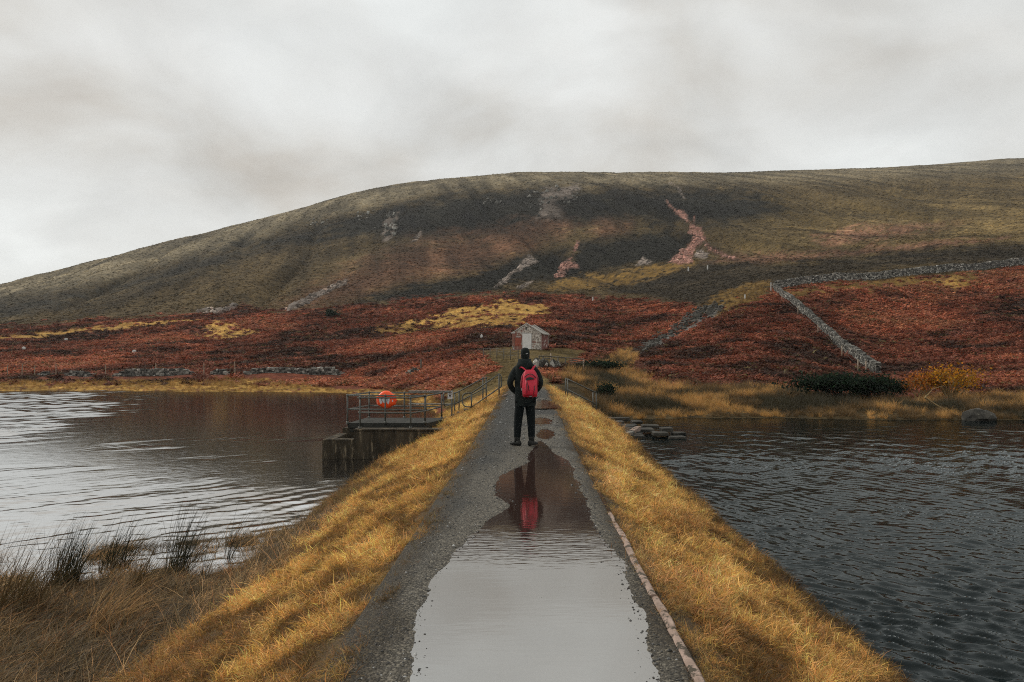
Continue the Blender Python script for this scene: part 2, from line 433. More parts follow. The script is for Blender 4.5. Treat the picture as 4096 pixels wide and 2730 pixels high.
C_HILL = np.array((0.074, 0.051, 0.022)); C_CREST_HAZE = np.array((0.165, 0.135, 0.085)); C_HEATH_SHADOW = np.array((0.009, 0.0085, 0.0062))  # heather colour includes painted cloud shadow, crest colour includes painted haze
C_BRACK = np.array((0.13, 0.040, 0.022)); C_RUST = np.array((0.12, 0.060, 0.033)); C_GOLD = np.array((0.40, 0.235, 0.06))
C_OLIVE = np.array((0.115, 0.082, 0.032)); C_PINK = np.array((0.34, 0.175, 0.135)); C_GREY = np.array((0.19, 0.155, 0.13))
C_RUSH = np.array((0.060, 0.043, 0.020)); C_STREAM = np.array((0.12, 0.115, 0.105)); C_GOLDH = np.array((0.098, 0.068, 0.027)); C_PINKH = np.array((0.20, 0.105, 0.062))
ZONES = [   # (name, colour, softness, edge noise, polygon)
    ('crest', C_CREST_HAZE, 22, 14, [(-60, 660), (200, 590), (450, 530), (700, 455), (950, 395), (1300, 380), (2420, 340), (2420, 395), (1900, 420), (1500, 430), (1250, 425), (1000, 445), (800, 487), (600, 545), (400, 600), (200, 655), (-60, 705)]),  # pale skyline grass, with distance haze painted into its colour
    ('goldhill', C_GOLDH, 60, 30, [(1640, 450), (2420, 400), (2420, 600), (1900, 600), (1660, 590)]),
    ('heather', C_HEATH_SHADOW, 26, 22, [(520, 575), (650, 535), (900, 465), (1150, 434), (1400, 430), (1600, 430), (1740, 445), (1800, 480), (1720, 510), (1600, 520), (1500, 515), (1400, 510), (1290, 525), (1200, 560), (1130, 560), (1000, 560), (850, 545), (700, 560)]),  # heather zones: dark plant colour plus cloud shadow painted in
    ('rust', C_RUST, 40, 24, [(640, 720), (720, 670), (800, 625), (950, 560), (1100, 545), (1260, 510), (1310, 520), (1200, 575), (1090, 625), (900, 655), (820, 690)]),
    ('rust', C_RUST, 24, 12, [(1350, 530), (1390, 510), (1450, 512), (1440, 530), (1390, 540)]),
    ('heather', C_HEATH_SHADOW, 16, 14, [(1330, 560), (1420, 545), (1540, 530), (1590, 545), (1580, 580), (1540, 605), (1470, 612), (1400, 620), (1320, 640), (1280, 655), (1240, 640), (1310, 590)]),
    ('heather', C_HEATH_SHADOW, 16, 16, [(900, 660), (1000, 640), (1100, 625), (1190, 590), (1300, 570), (1310, 590), (1280, 640), (1200, 650), (1130, 670), (1000, 690), (900, 700), (800, 700)]),
    ('heather', C_HEATH_SHADOW * 1.7, 34, 20, [(-60, 700), (300, 640), (500, 580), (570, 565), (500, 615), (300, 665), (150, 705), (-60, 745)]),
    ('pinkhill', C_PINKH, 14, 16, [(1870, 545), (2000, 518), (2200, 500), (2250, 505), (2100, 535), (2000, 550), (1900, 565)]),
    ('goldhill', C_GOLDH * 1.5, 14, 16, [(2000, 510), (2250, 480), (2420, 470), (2420, 540), (2150, 550), (2230, 515)]),
    ('pinkhill', C_PINKH * 0.8, 8, 10, [(1610, 605), (1700, 585), (1900, 578), (2150, 555), (2330, 545), (2200, 565), (2000, 585), (1750, 608)]),
    ('heather', np.array((0.032, 0.024, 0.014)), 12, 16, [(1250, 650), (1450, 622), (1650, 605), (1800, 605), (2000, 587), (2200, 567), (2420, 560), (2420, 597), (2100, 610), (1900, 640), (1780, 660), (1700, 668), (1650, 700), (1550, 695), (1450, 668)]),  # heather band, cloud shadow partly painted into its own darker tone
    ('bracken', C_BRACK, 8, 14, [(-100, 758), (250, 735), (500, 715), (560, 695), (600, 715), (650, 715), (800, 706), (900, 696), (1050, 682), (1200, 674), (1350, 682), (1500, 690), (1580, 702), (1640, 725), (1700, 690), (1775, 668), (1850, 655), (2100, 637), (2420, 612), (2420, 1100), (-100, 1100)]),
    ('gold', C_GOLD * 0.42, 6, 12, [(1250, 655), (1350, 634), (1480, 615), (1560, 600), (1600, 603), (1500, 640), (1400, 660), (1270, 670)]),
    ('gold', C_GOLD * 0.38, 6, 12, [(1600, 715), (1650, 680), (1710, 652), (1765, 648), (1765, 680), (1690, 715), (1640, 735)]),
    ('gold', C_GOLD, 5, 14, [(930, 742), (1050, 705), (1150, 690), (1250, 703), (1262, 718), (1205, 730), (1215, 752), (1100, 752), (1000, 757)]),
    ('gold', C_GOLD * 0.7, 8, 10, [(840, 760), (930, 745), (1010, 757), (900, 770)]),
    ('gold', C_GOLD, 6, 10, [(450, 772), (490, 742), (530, 742), (605, 766), (520, 779)]),
    ('gold', C_GOLD, 3, 5, [(-50, 778), (100, 765), (250, 746), (400, 733), (470, 733), (420, 742), (250, 757), (100, 776), (-50, 784)]),
    ('gold', C_GOLD * 0.42, 8, 16, [(1795, 668), (2000, 642), (2230, 626), (2260, 650), (2100, 655), (1900, 668), (1830, 692)]),
    ('gold', C_GOLD * 0.85, 8, 10, [(2120, 650), (2190, 638), (2240, 652), (2180, 662)]),
    ('gold', C_GOLD * 0.9, 4, 7, [(-60, 876), (300, 876), (600, 872), (700, 882), (800, 896), (1010, 900), (1000, 965), (800, 950), (560, 920), (-60, 905)]),
    ('olive', C_OLIVE, 7, 12, [(1090, 806), (1180, 795), (1270, 795), (1350, 800), (1330, 832), (1250, 850), (1270, 882), (1330, 900), (1330, 960), (1020, 960), (1020, 905), (1090, 880), (1140, 846)]),
    ('rush', C_RUSH, 10, 16, [(1270, 880), (1310, 850), (1400, 845), (1460, 850), (1500, 885), (1700, 893), (1850, 900), (2100, 925), (2420, 905), (2420, 1100), (1340, 1100)]),
    ('rush', C_RUSH * 0.9, 8, 12, [(1360, 830), (1440, 800), (1470, 815), (1450, 850), (1400, 870)]),
    ('stream', C_STREAM, 3, 7, [(1462, 812), (1500, 783), (1570, 745), (1600, 715), (1660, 698), (1655, 722), (1590, 755), (1520, 792), (1480, 816)]),
    ('scree', C_PINK, 2, 3, z5([(1565, 540), (1640, 545), (1660, 600), (1720, 655), (1740, 600), (1735, 670), (1800, 700), (1840, 780), (1830, 830), (1760, 860), (1740, 920), (1720, 1010), (1620, 1022), (1500, 1003), (1600, 920), (1700, 850), (1740, 760), (1690, 740), (1700, 670), (1620, 590)])),
    ('scree', C_PINK * 0.8, 2, 2, z5([(1560, 536), (1500, 490), (1490, 455), (1505, 455), (1520, 488), (1575, 530), (1640, 548), (1680, 590), (1670, 598)])),
    ('scree', C_PINK * 0.7, 3, 5, z5([(1830, 800), (1880, 850), (1960, 900), (2100, 960), (2090, 980), (1940, 930), (1850, 880)])),
    ('scree', C_GREY * 1.1, 1.5, 2, z5([(1510, 280), (1600, 330), (1660, 440), (1650, 445), (1590, 345), (1505, 290)])),
    ('scree', C_GREY * 1.3, 2, 3, z5([(1740, 920), (1800, 900), (1866, 930), (1850, 985), (1740, 960)])),
    ('scree', C_PINK * 0.75, 2, 3, z5([(640, 960), (680, 850), (690, 800), (705, 830), (660, 940), (640, 1000), (700, 1030), (705, 1060), (620, 1060), (580, 1130), (490, 1142), (560, 1010), (600, 985)])),
    ('scree', C_GREY, 2, 3, z5([(270, 945), (330, 980), (340, 1010), (250, 1040), (190, 1080), (110, 1110), (60, 1190), (-60, 1235), (0, 1180), (90, 1100), (170, 1050), (210, 990)])),
    ('scree', C_GREY, 2, 4, z5([(120, 1250), (190, 1200), (290, 1180), (250, 1220), (190, 1250)])),
    ('scree', C_GREY, 2, 4, z5([(1210, 1000), (1280, 970), (1360, 1000), (1340, 1028), (1220, 1028)])),
    ('scree', C_GREY * 0.9, 2, 4, [(445, 718), (490, 705), (480, 716), (555, 695), (530, 712), (500, 722)]),
    ('scree', C_GREY * 0.8, 2, 3, [(650, 714), (720, 675), (800, 640), (796, 652), (720, 690), (668, 716)]),
    ('scree', C_GREY * 0.8, 2, 3, [(945, 555), (968, 530), (972, 534), (955, 556)]),
    ('crest', C_GREY * 0.9, 3, 10, [(880, 545), (890, 490), (915, 490), (905, 540), (890, 556)]),
    ('crest', C_GREY * 0.7, 10, 14, [(1235, 500), (1250, 440), (1330, 425), (1310, 450), (1275, 460), (1290, 500)]),
]
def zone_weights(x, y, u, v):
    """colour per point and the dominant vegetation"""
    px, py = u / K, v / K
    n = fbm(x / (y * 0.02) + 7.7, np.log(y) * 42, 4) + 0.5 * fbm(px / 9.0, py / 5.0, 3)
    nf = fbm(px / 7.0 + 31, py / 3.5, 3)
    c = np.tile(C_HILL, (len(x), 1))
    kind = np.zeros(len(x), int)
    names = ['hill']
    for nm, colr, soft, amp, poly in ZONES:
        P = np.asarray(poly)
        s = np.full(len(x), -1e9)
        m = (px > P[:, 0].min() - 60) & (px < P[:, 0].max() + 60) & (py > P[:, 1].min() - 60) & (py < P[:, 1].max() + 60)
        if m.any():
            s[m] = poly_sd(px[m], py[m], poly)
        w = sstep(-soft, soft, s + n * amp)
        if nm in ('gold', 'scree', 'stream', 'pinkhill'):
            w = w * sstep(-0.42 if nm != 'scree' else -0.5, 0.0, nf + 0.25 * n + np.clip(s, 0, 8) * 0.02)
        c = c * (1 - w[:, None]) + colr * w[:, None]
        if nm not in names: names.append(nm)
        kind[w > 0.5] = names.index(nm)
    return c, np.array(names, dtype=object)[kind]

def hill_tone(x, y, z):
    """streaks down the slope, patches of older growth, and sheep tracks along it"""
    up = sstep(150, 260, y)
    t = (1 + up * 0.75 * fbm(x / 9 + 0.02 * y, y / 120, 3)) * (1 + up * 0.55 * fbm(x / 42 + 5, y / 38, 3))
    ph = z / 6.5 + 2.2 * fbm(x / 90, y / 90, 3)
    line = np.abs(ph - np.round(ph)) < 0.035
    t = t * np.where(line & (fbm(x / 30, y / 30 + 7, 2) > 0.12) & (y > 230), 1.7, 1.0)
    return np.clip(t, 0.25, 2.4)
ny = 540
uu = np.concatenate([np.linspace(-420, -20, 60)[:-1], np.linspace(-20, 1044, 600)[:-1], np.linspace(1044, 1440, 60)])
yy = np.exp(np.linspace(math.log(27), math.log(1150), ny))
U, Y = np.meshgrid(uu, yy)
X = (U - 512) / F * Y
Z = land_z(X, Y)
lx, ly, lz = X.ravel(), Y.ravel(), Z.ravel()
lu, lv = screen(lx, ly, lz)
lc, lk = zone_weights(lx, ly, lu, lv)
lc = lc * (1 + 0.30 * fbm(lx / (ly * 0.012), ly / (ly * 0.03 + 2), 4))[:, None] * hill_tone(lx, ly, lz)[:, None]
lc = np.clip(lc, 0.004, 0.9)
me = grid_mesh('hillside', X, Y, Z)
ca = me.color_attributes.new('Col', 'FLOAT_COLOR', 'POINT')
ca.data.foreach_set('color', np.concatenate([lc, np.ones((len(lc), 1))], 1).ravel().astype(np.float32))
m, t, b = nodes_of('moorland')
N = t.nodes.new; L = t.links.new
ac = N('ShaderNodeAttribute'); ac.attribute_name = 'Col'
tcn = N('ShaderNodeTexCoord')
na = N('ShaderNodeTexNoise'); na.inputs['Scale'].default_value = 0.30; na.inputs['Detail'].default_value = 7; na.inputs['Roughness'].default_value = 0.72
nb = N('ShaderNodeTexNoise'); nb.inputs['Scale'].default_value = 2.6; nb.inputs['Detail'].default_value = 4; nb.inputs['Roughness'].default_value = 0.7
L(tcn.outputs['Object'], na.inputs['Vector']); L(tcn.outputs['Object'], nb.inputs['Vector'])
ma = N('ShaderNodeMapRange'); ma.inputs['From Min'].default_value = 0.3; ma.inputs['From Max'].default_value = 0.7; ma.inputs['To Min'].default_value = 0.35; ma.inputs['To Max'].default_value = 1.65
L(na.outputs['Fac'], ma.inputs[0])
mb = N('ShaderNodeMapRange'); mb.inputs['From Min'].default_value = 0.3; mb.inputs['From Max'].default_value = 0.7; mb.inputs['To Min'].default_value = 0.55; mb.inputs['To Max'].default_value = 1.45
L(nb.outputs['Fac'], mb.inputs[0])
mm = N('ShaderNodeMath'); mm.operation = 'MULTIPLY'; L(ma.outputs[0], mm.inputs[0]); L(mb.outputs[0], mm.inputs[1])
vs = N('ShaderNodeVectorMath'); vs.operation = 'SCALE'; L(ac.outputs['Color'], vs.inputs[0]); L(mm.outputs[0], vs.inputs['Scale'])
L(vs.outputs[0], b.inputs['Base Color'])
b.inputs['Roughness'].default_value = 0.95; b.inputs['Specular IOR Level'].default_value = 0.1
bp = N('ShaderNodeBump'); bp.inputs['Strength'].default_value = 0.8; bp.inputs['Distance'].default_value = 1.2
L(na.outputs['Fac'], bp.inputs['Height'])
bp2 = N('ShaderNodeBump'); bp2.inputs['Strength'].default_value = 0.5; bp2.inputs['Distance'].default_value = 0.15
L(nb.outputs['Fac'], bp2.inputs['Height']); L(bp.outputs[0], bp2.inputs['Normal']); L(bp2.outputs[0], b.inputs['Normal'])
hill = link('hillside', me, m)
tag(hill, 'heather and bracken covered hillside rising behind the water', None, kind='structure')

# ------------------------------------------------------------------ embankment (dam), path, puddles
def cx(y): return -0.044 + 0.0225 * y
HW = 0.885
def zp(y): return 0.18 * sstep(12, 34, np.asarray(y, float))
def shore_y(x):      # the marsh at the foot of the left slope reaches out to here
    return np.interp(x, [-40, -14, -7.9, -6.2, -4.6, -4.0], [10.2, 10.8, 11.4, 12.2, 12.8, 13.6])
def dam_z(x, y, detail=True):
    x = np.asarray(x, float); y = np.asarray(y, float)
    d = x - cx(y)
    base = zp(y)
    r = np.maximum(d - HW, 0); l = np.maximum(-d - HW, 0)
    z = base - 0.47 * r - 0.06 * sstep(0, 0.8, r) * 0 - 0.10 * sstep(2.3, 2.9, r) * (r > 0)
    z = z - 0.435 * l
    z = np.where((d < -HW), z, z)
    z = np.where(np.abs(d) <= HW, base - 0.06, z)
    mz = ZL + 0.30 * sstep(-0.3, 6.5, shore_y(x) - y) - 0.45 * sstep(0.0, 1.5, y - shore_y(x)) - 0.02
    if detail:
        mz = mz + 0.09 * fbm(x / 0.9, y / 0.9, 3)
    w = sstep(-0.25, 0.25, mz - z) * (d < -HW)
    z = z * (1 - w) + mz * w
    if detail:
        g = np.clip((np.abs(d) - HW) / 0.4, 0, 1)
        z = z + g * (0.05 * fbm(x / 0.55, y / 0.9, 3) + 0.05 * fbm(x / 2.0 + 4, y / 2.6, 2))
    return z
dl = np.concatenate([np.linspace(-34, -11, 30)[:-1], np.linspace(-11, -HW, 150), np.linspace(-HW + 0.03, HW - 0.03, 12), np.linspace(HW, 6.0, 90)])
yv = np.concatenate([np.linspace(-40, 1.5, 30)[:-1], np.exp(np.linspace(math.log(1.5), math.log(46), 420))])
D, YY = np.meshgrid(dl, yv)
XX = D + cx(YY)
ZZ = dam_z(XX, YY) - 1.2 * sstep(38, 46, YY)
me = grid_mesh('embankment', XX, YY, ZZ)
bx_, by_, bz_ = XX.ravel(), YY.ravel(), ZZ.ravel()
dd = bx_ - cx(by_)
def bank_colour(x, y, z):
    d = x - cx(y)
    zw = np.where(d > 0, ZR, ZL)
    h = z - zw
    c = np.tile(np.array((0.105, 0.062, 0.020)), (len(x), 1))
    n = fbm(x / 0.35, y / 0.6, 3)
    wet = 1 - sstep(0.05, 0.45, h + 0.2 * n)
    c = c * (1 - wet[:, None]) + np.array((0.035, 0.024, 0.012)) * wet[:, None]
    marsh = sstep(-0.2, 0.4, -0.95 - z + 0.15 * n) * (d < 0) * (y < 15)
    c = c * (1 - marsh[:, None]) + np.array((0.045, 0.030, 0.014)) * marsh[:, None]
    edge = (1 - sstep(0.03, 0.35, np.abs(d) - HW + 0.15 * n)) 
    c = c * (1 - edge[:, None]) + np.array((0.05, 0.037, 0.020)) * edge[:, None]
    return c, marsh, wet, edge
bc, _, _, _ = bank_colour(bx_, by_, bz_)
ca = me.color_attributes.new('Col', 'FLOAT_COLOR', 'POINT')
ca.data.foreach_set('color', np.concatenate([bc, np.ones((len(bc), 1))], 1).ravel().astype(np.float32))
m, t, b = nodes_of('bank_soil')
N = t.nodes.new; L = t.links.new
ac = N('ShaderNodeAttribute'); ac.attribute_name = 'Col'
tcn = N('ShaderNodeTexCoord')
na = N('ShaderNodeTexNoise'); na.inputs['Scale'].default_value = 14; na.inputs['Detail'].default_value = 7; na.inputs['Roughness'].default_value = 0.7
L(tcn.outputs['Object'], na.inputs['Vector'])
ma = N('ShaderNodeMapRange'); ma.inputs['From Min'].default_value = 0.3; ma.inputs['From Max'].default_value = 0.7; ma.inputs['To Min'].default_value = 0.45; ma.inputs['To Max'].default_value = 1.5
L(na.outputs['Fac'], ma.inputs[0])
vs = N('ShaderNodeVectorMath'); vs.operation = 'SCALE'; L(ac.outputs['Color'], vs.inputs[0]); L(ma.outputs[0], vs.inputs['Scale'])
L(vs.outputs[0], b.inputs['Base Color']); b.inputs['Roughness'].default_value = 0.9
bp = N('ShaderNodeBump'); bp.inputs['Distance'].default_value = 0.04; L(na.outputs['Fac'], bp.inputs['Height']); L(bp.outputs[0], b.inputs['Normal'])
dam = link('embankment', me, m)
tag(dam, 'grassed embankment carrying the gravel path between the waters', None, kind='structure')

# path
PUD = [(940, 1800), (948, 1640), (955, 1568), (950, 1480), (965, 1400), (1000, 1320), (1050, 1265), (1090, 1228), (1130, 1190), (1172, 1160), (1150, 1140), (1140, 1115), (1152, 1093), (1185, 1076), (1212, 1064), (1216, 1045), (1226, 1020),
       (1243, 1012), (1262, 1025), (1275, 1042), (1305, 1058), (1318, 1086), (1343, 1150), (1362, 1205), (1388, 1245), (1418, 1265), (1428, 1300), (1438, 1340), (1462, 1390), (1472, 1430), (1490, 1480), (1500, 1520), (1512, 1568), (1530, 1640), (1560, 1800)]
PUDW = [on_level(a * K, b_ * K, 0.0) for a, b_ in PUD]
def ell(cx_, cy_, rx, ry, n=12): return [(cx_ + rx * math.cos(2 * math.pi * k / n), cy_ + ry * math.sin(2 * math.pi * k / n)) for k in range(n)]
SMALL = [(ell(1250, 926, 20, 9), 0.03), (ell(1247, 965, 20, 8), 0.02), (ell(1254, 995, 22, 12), 0.01)]
SMALLW = []
for poly, _ in SMALL:
    yc = F * CZ / (np.mean([p[1] for p in poly]) * K - HZ)
    zl = float(zp(yc))
    SMALLW.append(([on_level(a * K, b_ * K, zl) for a, b_ in poly], zl))
d1 = np.linspace(-HW - 0.16, HW + 0.10, 220)
y1 = np.concatenate([np.linspace(-40, 1.4, 20)[:-1], np.exp(np.linspace(math.log(1.4), math.log(43), 900))])
D, YY = np.meshgrid(d1, y1)
XX = D + cx(YY)
sdp = poly_sd(XX.ravel(), YY.ravel(), PUDW).reshape(XX.shape)
fine = 0.75 * fbm(XX / 0.30, YY / 0.42, 4) + 0.35 * fbm(XX / 0.045, YY / 0.06, 2)
ZZ = zp(YY) + 0.010 - 0.030 * sstep(-0.10, 0.14, sdp) + 0.0125 * fine + 0.012 * sstep(-0.9, -0.1, sdp) * 0
dist = sdp.copy()
for poly, zl in SMALLW:
    s = poly_sd(XX.ravel(), YY.ravel(), poly).reshape(XX.shape)
    ZZ = ZZ - 0.036 * sstep(-0.22, 0.16, s)
    dist = np.maximum(dist, s)
ZZ = ZZ - 0.12 * sstep(HW - 0.02, HW + 0.10, D) - 0.10 * sstep(-HW - 0.02, -HW - 0.16, D) * 0
ZZ = np.where(D < -HW, ZZ - 0.25 * (-HW - D), ZZ)
ZZ = ZZ - 0.9 * sstep(37, 43, YY)
me = grid_mesh('path', XX, YY, ZZ)
n = fbm(XX / 0.6, YY / 0.9, 3)
dry = (sstep(-0.75, -0.08, dist + 0.25 * n)) * (1 - sstep(0.0, 0.1, dist))
pc = np.zeros(XX.shape + (3,)) + np.array((0.036, 0.035, 0.030))
pc = pc * (1 - dry[..., None]) + np.array((0.105, 0.094, 0.074)) * dry[..., None]
soil = sstep(HW - 0.22, HW, np.abs(D) + 0.16 * n)
pc = pc * (1 - soil[..., None]) + np.array((0.045, 0.036, 0.023)) * soil[..., None]
under = sstep(0.02, 0.2, dist)
pc = pc * (1 - under[..., None]) + np.array((0.05, 0.035, 0.025)) * under[..., None]
track = sstep(31, 38, YY + 2 * n)
pc = pc * (1 - track[..., None]) + C_OLIVE * track[..., None]
ca = me.color_attributes.new('Col', 'FLOAT_COLOR', 'POINT')
ca.data.foreach_set('color', np.concatenate([pc.reshape(-1, 3), np.ones((pc.size // 3, 1))], 1).ravel().astype(np.float32))
m, t, b = nodes_of('wet_gravel')
N = t.nodes.new; L = t.links.new
ac = N('ShaderNodeAttribute'); ac.attribute_name = 'Col'
tcn = N('ShaderNodeTexCoord')
vo = N('ShaderNodeTexVoronoi'); vo.inputs['Scale'].default_value = 75; vo.inputs['Randomness'].default_value = 1
na = N('ShaderNodeTexNoise'); na.inputs['Scale'].default_value = 30; na.inputs['Detail'].default_value = 8; na.inputs['Roughness'].default_value = 0.75
L(tcn.outputs['Object'], vo.inputs['Vector']); L(tcn.outputs['Object'], na.inputs['Vector'])
sx = N('ShaderNodeSeparateXYZ'); L(vo.outputs['Color'], sx.inputs[0])
pw = N('ShaderNodeMath'); pw.operation = 'POWER'; pw.inputs[1].default_value = 3.0; L(sx.outputs[0], pw.inputs[0])
ma = N('ShaderNodeMapRange'); ma.inputs['To Min'].default_value = 0.55; ma.inputs['To Max'].default_value = 2.1; L(pw.outputs[0], ma.inputs[0])
mb = N('ShaderNodeMapRange'); mb.inputs['From Min'].default_value = 0.3; mb.inputs['From Max'].default_value = 0.7; mb.inputs['To Min'].default_value = 0.55; mb.inputs['To Max'].default_value = 1.45; L(na.outputs['Fac'], mb.inputs[0])
mm = N('ShaderNodeMath'); mm.operation = 'MULTIPLY'; L(ma.outputs[0], mm.inputs[0]); L(mb.outputs[0], mm.inputs[1])
vs = N('ShaderNodeVectorMath'); vs.operation = 'SCALE'; L(ac.outputs['Color'], vs.inputs[0]); L(mm.outputs[0], vs.inputs['Scale'])
L(vs.outputs[0], b.inputs['Base Color'])
mr = N('ShaderNodeMapRange'); mr.inputs['From Min'].default_value = 0.35; mr.inputs['From Max'].default_value = 0.65; mr.inputs['To Min'].default_value = 0.38; mr.inputs['To Max'].default_value = 0.8
L(na.outputs['Fac'], mr.inputs[0]); L(mr.outputs[0], b.inputs['Roughness']); b.inputs['Specular IOR Level'].default_value = 0.22
bp = N('ShaderNodeBump'); bp.inputs['Distance'].default_value = 0.012; bp.inputs['Strength'].default_value = 0.8
L(vo.outputs['Distance'], bp.inputs['Height']); bp.invert = True
bp2 = N('ShaderNodeBump'); bp2.inputs['Distance'].default_value = 0.01; bp2.inputs['Strength'].default_value = 0.6
L(na.outputs['Fac'], bp2.inputs['Height']); L(bp.outputs[0], bp2.inputs['Normal']); L(bp2.outputs[0], b.inputs['Normal'])
path = link('path', me, m)
tag(path, 'wet gravel path along the top of the embankment', None, kind='structure')
PATH_X, PATH_Y, PATH_Z = d1, y1, ZZ
def path_z(x, y):
    """height of the path surface by nearest sample"""
    j = np.clip(np.searchsorted(y1, y), 0, len(y1) - 1); i = np.clip(np.searchsorted(d1, x - cx(y)), 0, len(d1) - 1)
    return ZZP[j, i]
ZZP = ZZ

# water ---------------------------------------------------------------
def water_mat(name, base, ior, layers, rough=0.03, gloss=(1, 1, 1)):
    """murky water: Fresnel between the body colour and a mirror, ripples as bump.
       layers = list of (scale xyz, rotation z, distance, detail, mask or None)"""
    m = bpy.data.materials.new(name); m.use_nodes = True
    t = m.node_tree; t.nodes.clear()
    N = t.nodes.new; L = t.links.new
    o = N('ShaderNodeOutputMaterial')
    tcn = N('ShaderNodeTexCoord')
    msk = N('ShaderNodeAttribute'); msk.attribute_name = 'ripple'
    prev = None
    for (sc, rz, dist, det, use) in layers:
        mp = N('ShaderNodeMapping'); mp.vector_type = 'TEXTURE'
        mp.inputs['Scale'].default_value = sc; mp.inputs['Rotation'].default_value = (0, 0, rz)
        L(tcn.outputs['Object'], mp.inputs[0])
        n = N('ShaderNodeTexNoise'); n.inputs['Scale'].default_value = 1.0; n.inputs['Detail'].default_value = det; n.inputs['Roughness'].default_value = 0.5
        n.inputs['Distortion'].default_value = 0.3
        L(mp.outputs[0], n.inputs['Vector'])
        bp = N('ShaderNodeBump'); bp.inputs['Distance'].default_value = dist; bp.inputs['Strength'].default_value = 1.0
        L(n.outputs['Fac'], bp.inputs['Height'])
        if use:
            mu = N('ShaderNodeMath'); mu.operation = 'MULTIPLY'; mu.inputs[1].default_value = 1.0
            L(msk.outputs['Fac'], mu.inputs[0]); L(mu.outputs[0], bp.inputs['Strength'])
        if prev: L(prev.outputs[0], bp.inputs['Normal'])
        prev = bp
    fr = N('ShaderNodeFresnel'); fr.inputs['IOR'].default_value = ior
    d = N('ShaderNodeBsdfDiffuse'); d.inputs['Color'].default_value = (*base, 1)
    g = N('ShaderNodeBsdfGlossy'); g.inputs['Roughness'].default_value = rough; g.inputs['Color'].default_value = (*gloss, 1)
    if prev:
        L(prev.outputs[0], fr.inputs['Normal']); L(prev.outputs[0], g.inputs['Normal'])
    mx = N('ShaderNodeMixShader')
    L(fr.outputs[0], mx.inputs[0]); L(d.outputs[0], mx.inputs[1]); L(g.outputs[0], mx.inputs[2]); L(mx.outputs[0], o.inputs[0])
    return m
def sheet(name, xs, ys, z, mat, ripple=None, label=None):
    Xg, Yg = np.meshgrid(xs, ys)
    me = grid_mesh(name, Xg, Yg, np.full(Xg.shape, z))
    a = me.attributes.new('ripple', 'FLOAT', 'POINT')
    val = np.ones(Xg.size) if ripple is None else ripple(Xg.ravel(), Yg.ravel())
    a.data.foreach_set('value', val.astype(np.float32))
    o = link(name, me, mat)
    return tag(o, label, None, kind='structure')
def waves(x, y, seed, main, spread, lmin, lmax, slope, n=34, res=0.0055):
    """sum of many small wind waves; main = travel direction (radians)"""
    r = np.random.default_rng(seed)
    h = np.zeros(x.shape); tot = 0
    wx = x + 0.25 * fbm(x / 2.5, y / 2.5 + 9, 2); wy = y + 0.25 * fbm(x / 2.5 + 5, y / 2.5, 2)
    for k in range(n):
        lam = lmin * (lmax / lmin) ** r.random()
        th = main + r.normal(0, spread)
        kk = 2 * math.pi / lam
        a = slope / kk
        h += sstep(1.7, 3.0, lam / (res * y)) * a * np.sin(kk * (math.cos(th) * wx + math.sin(th) * wy) + r.uniform(0, 6.283))
    return h * math.sqrt(2.0 / n)
def lake(name, ua, ub, nu_, ya, yb, ny_, z, mat, hfun, label, far):
    """water surface with real waves: fan-shaped grid, finest near the embankment, plus a flat surround"""
    ug = np.linspace(ua, ub, nu_); yg = ya * (yb / ya) ** (np.linspace(0, 1, ny_) ** 0.85)
    Ug, Yg = np.meshgrid(ug, yg)
    Xg = (Ug - 512) / F * Yg
    h = hfun(Xg, Yg)
    me = grid_mesh(name, Xg, Yg, z + h)
    o = link(name, me, mat)
    return tag(o, label, None, kind='structure')
M_LAKE = water_mat('lake_water', (0.010, 0.0095, 0.009), 26.0, [((0.35, 0.16, 1), R(20), 0.004, 3, False)], 0.06)
M_RIGHT = water_mat('dark_water', (0.004, 0.007, 0.0075), 1.36, [((0.30, 0.12, 1), R(-20), 0.006, 3, False)], 0.04, (0.60, 0.64, 0.645))
M_PUD = water_mat('puddle_water', (0.036, 0.020, 0.016), 5.4, [((0.20, 0.05, 1), R(4), 0.0014, 2, True), ((0.6, 0.25, 1), R(0), 0.0010, 2, False)], 0.045, (1.0, 1.0, 0.96))
ROUGHZ = [(-600, 391), (168, 392), (146, 401), (118, 410), (88, 420), (45, 434), (-20, 444), (-600, 446)]
def h_left(x, y):
    u, v = 512 + F * x / y, HZ + F * (CZ - ZL) / y
    s = poly_sd(u.ravel(), v.ravel(), ROUGHZ).reshape(x.shape) + 12 * fbm(u / 40, v / 6, 3)
    far = sstep(-14, 12, s)
    near = sstep(474, 508, v + 16 * fbm(u / 30, v / 10, 3) + np.clip((300 - u) * 0.03, -8, 8))
    streak = sstep(0.22, 0.55, fbm(x / 4.5, y / 2.6 + 3, 3)) * sstep(405, 430, v)
    rp = np.maximum(np.maximum(far, near), np.maximum(0.55 * streak, 0.035))
    rp = rp * (1 + 2.6 * far)
    return rp * (waves(x, y, 3, R(-58), 0.6, 0.14, 0.60, 0.055) + 0.35 * waves(x, y, 4, R(-60), 0.8, 0.9, 2.6, 0.06, 12))
def h_right(x, y):
    g = 0.75 + 0.5 * fbm(x / 5, y / 4, 3)
    calm = sstep(33.2, 29.0, y + 1.5 * fbm(x / 4, y / 2, 2))
    g = g * (0.15 + 0.85 * calm)
    return g * (waves(x, y, 5, R(48), 0.42, 0.09, 0.34, 0.42, 48, 0.0045) + 0.4 * waves(x, y, 6, R(36), 0.7, 0.5, 1.6, 0.14, 14))
lake('reservoir', -330, 545, 520, 3.0, 84.0, 640, ZL, M_LAKE, h_left, 'bright rippled reservoir water left of the embankment', None)
lake('pond', 520, 1300, 470, 3.0, 40.0, 640, ZR, M_RIGHT, h_right, 'dark wind-rippled water right of the embankment', None)
